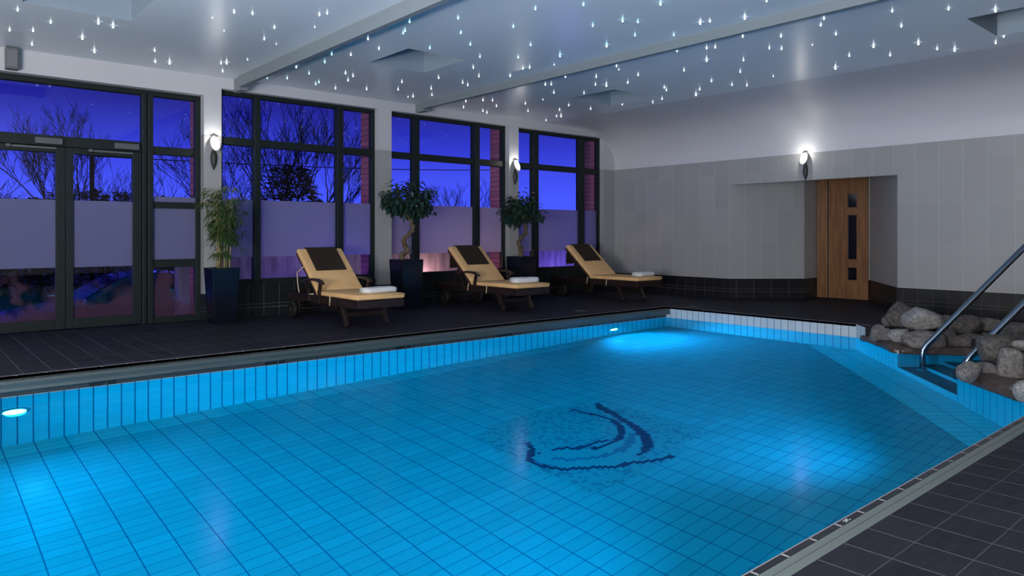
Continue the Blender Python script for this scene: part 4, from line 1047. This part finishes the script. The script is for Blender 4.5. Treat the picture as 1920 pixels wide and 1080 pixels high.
def bush(loc, rx, h, seed, label, n=900, cone=False, name='evergreen_bush', cat='bush'):
    rn = random.Random(seed); r = empty(name, loc); mb = MB()
    for k in range(int(n * 1.8)):
        t = rn.random() ** .8; a = rn.uniform(0, 6.283)
        if cone: rr = rx * (1 - t) * rn.uniform(.3, 1.0) + .05; z = h * t
        else:
            z = h * t; rr = rx * math.sqrt(max(.03, 1 - (t * 1.02 - .1) ** 2)) * rn.uniform(.35, 1.05) * (1 + .25 * math.sin(3 * a + seed))
        p = Vector((rr * math.cos(a), rr * math.sin(a) * .6, z)); d = Vector((math.cos(a), math.sin(a), rn.uniform(-.3, .7)))
        s_ = rn.uniform(.14, .34); mb.leaf(p, d, Vector((0, 0, 1)), s_, s_ * .5, .1)
    mb.build('foliage', M['conifer'], r)
    tk = MB(); tk.tube([(0, 0, -.05), (0, 0, h * .6)], [.12, .05], 8); tk.build('trunk', M['twig'], r)
    return tag(r, label, cat, 'evergreens outside the windows')
bush(gp(548, 24), 1.35, 4.4, 31, 'dark evergreen in the middle of the window behind the bamboo', 1300, False)
bush(gp(610, 25), 1.6, 3.3, 32, 'dark evergreen left of the mullion behind the first lounger', 900)
bush(gp(505, 26), 1.4, 3.0, 33, 'dark evergreen right of the bamboo', 800)
bush(gp(675, 27), 1.3, 2.7, 34, 'low dark evergreen at the brick pier behind the first lounger', 700)
bush(gp(75, 27), 1.9, 3.2, 35, 'dark evergreen behind the left door leaf', 900)
bush(gp(10, 29), 1.8, 2.6, 36, 'low dark evergreen at the left edge of the photo', 700)
bush(gp(190, 29), 2.6, 3.6, 37, 'broad dark evergreen behind the right door leaf', 1200)
bush(gp(320, 28), 2.2, 3.4, 38, 'dark evergreen behind the side light', 1000)
bush(gp(430, 28), 1.5, 2.7, 39, 'low dark evergreen behind the bamboo top', 700)
# parked car
r0 = empty('car', (3.35, 14.4, GZ)); tag(r0, 'teal car parked outside the glazed doors', 'car')
prof_ = [(-2.15, .28), (-2.18, .55), (-2.05, .74), (-1.25, .90), (-1.05, .93), (-.35, 1.36), (.15, 1.43), (.75, 1.40), (1.45, 1.12), (1.75, .98), (2.12, .92), (2.17, .6), (2.1, .28)]
mb = MB(); n = len(prof_); vs = []
for s_, ins in ((-1, .0), (1, .0)):
    for x, z in prof_: vs.append((x, s_ * (.84 - max(0, z - .9) * .36), z))
fs = [(i, (i + 1) % n, n + (i + 1) % n, n + i) for i in range(n)] + [tuple(range(n - 1, -1, -1)), tuple(range(n, 2 * n))]
mb.add(vs, fs); cb_ = mb.build('body', M['car_paint'], r0, bevel=.03, seg=3)
for nm, q in (('side_window', [(-.92, .95), (-.30, 1.30), (.16, 1.36), (.20, .95)]), ('side_window', [(.26, .95), (.22, 1.36), (.70, 1.33), (1.28, 1.06), (1.25, .97)])):
    mb = MB(); yy = lambda z: -(.84 - max(0, z - .9) * .36) - .006
    mb.poly([(x, yy(z), z) for x, z in q]); mb.poly([(x, yy(z) + .03, z) for x, z in q][::-1]); mb.build(nm, M['car_glass'], r0)
mb = MB(); mb.poly([(-1.02, -.72, .965), (-1.02, .72, .965), (-.38, .62, 1.365), (-.38, -.62, 1.365)]); mb.build('windscreen', M['car_glass'], r0)
for xx in (-1.38, 1.33):
    for s_ in (-1, 1):
        mb = MB(); mb.lathe([(.22, -.09), (.31, -.08), (.31, .08), (.22, .09)], 20, (xx, s_ * .78, .31), 1); w_ = mb.build('wheel', M['rubber'], r0)
        mb = MB(); mb.lathe([(.19, -.1), (.19, .1)], 14, (xx, s_ * .78, .31), 1); mb.build('hubcap', M['chrome'], w_)
mb = MB(); mb.box((-.95, -.98, .93), (-.80, -.84, 1.05)); mb.build('wing_mirror', M['car_paint'], r0, bevel=.02)
mb = MB(); mb.box((-2.16, -.75, .62), (-2.0, -.45, .74)); mb.box((-2.16, .45, .62), (-2.0, .75, .74)); mb.build('headlamp', M['chrome'], r0, bevel=.02)
mb = MB(); mb.box((-1.3, -.852, .50), (1.2, -.842, .535)); mb.box((.35, -.86, .80), (.52, -.842, .825)); mb.build('side_trim', M['chrome'], r0)
# overhead cable
mb = MB(); a, b = aty(480, 300, 26), aty(1100, 315, 26); a = a + (a - b) * .3
mb.tube([a.lerp(b, t) + Vector((0, 0, -.25 * math.sin(math.pi * t))) for t in [i / 10 for i in range(11)]], .018, 5)
for pp in (a, b + (b - a) * .0): mb.tube([(pp.x, pp.y, GZ), (pp.x, pp.y, pp.z + .2)], .07, 8)
tag(mb.build('overhead_cable', M['twig']), 'thin overhead cable crossing the dusk sky', 'cable')

# ---------------------------------------------------------------- light
W = bpy.data.worlds.new('dusk'); scn.world = W; W.use_nodes = True; nt = W.node_tree; bg = nt.nodes['Background']
tc = nt.nodes.new('ShaderNodeTexCoord'); sx = nt.nodes.new('ShaderNodeSeparateXYZ'); nt.links.new(tc.outputs['Generated'], sx.inputs[0])
rp = nt.nodes.new('ShaderNodeValToRGB'); nt.links.new(sx.outputs['Z'], rp.inputs[0])
e = rp.color_ramp.elements
e[0].position = 0.0; e[0].color = (.052, .085, .70, 1)
e[1].position = 1.0; e[1].color = (.004, .004, .06, 1)
for ps, c_ in ((.06, (.040, .062, .64)), (.11, (.021, .030, .43)), (.165, (.010, .011, .19)), (.25, (.008, .008, .13))):
    q = e.new(ps); q.color = (*c_, 1)
nt.links.new(rp.outputs[0], bg.inputs[0]); bg.inputs[1].default_value = 1.7

def area(name, loc, sx_, sy_, watt, col, rot=(0, 0, 0)):
    L = bpy.data.lights.new(name, 'AREA'); L.shape = 'RECTANGLE'; L.size = sx_; L.size_y = sy_; L.energy = watt; L.color = col
    o = bpy.data.objects.new(name, L); COL.objects.link(o); o.location = loc; o.rotation_euler = rot; return o
def point(name, loc, watt, col, r_=.1):
    L = bpy.data.lights.new(name, 'POINT'); L.energy = watt; L.color = col; L.shadow_soft_size = r_
    o = bpy.data.objects.new(name, L); COL.objects.link(o); o.location = loc; return o
# fill lights added behind the camera to brighten the hall, without fixtures
area('added_fill', (-3.8, .6, 1.3), 1.4, 4.5, 400, (1, .96, .945), (0, R(-112), 0))
area('added_fill', (-2.6, 1.6, .6), .8, 3.6, 760, (1, .96, .945), (0, R(-160), 0))
# garden uplights outside
point('garden_light', (7.5, 10.95, .12), 26, (1.0, .60, .52), .08)
point('garden_light', (5.2, 10.4, .1), 17, (.30, .20, 1.0), .1)
point('garden_light', (10.9, 10.7, .2), 22, (.22, .15, 1.0), .1)
point('garden_light', (1.6, 11.3, -.3), 1.5, (.8, .35, .5), .1)

cam = bpy.data.cameras.new('camera'); co = bpy.data.objects.new('camera', cam); COL.objects.link(co)
co.location = (0, 0, EYE); co.rotation_euler = (R(90), 0, TH - R(90))
cam.sensor_width = 36; cam.lens = F * 36 / 1920; cam.shift_y = -(540 - CY) / 1920; cam.clip_start = .05; cam.clip_end = 300
scn.camera = co
vs_ = scn.view_settings; vs_.view_transform = 'Standard'; vs_.look = 'None'; vs_.exposure = 0; vs_.gamma = 1; vs_.use_curve_mapping = False
cy = scn.cycles; cy.use_denoising = True; cy.max_bounces = 10; cy.diffuse_bounces = 4; cy.glossy_bounces = 4; cy.transmission_bounces = 6; cy.transparent_max_bounces = 16
cy.sample_clamp_indirect = 3; cy.sample_clamp_direct = 0; cy.blur_glossy = .5
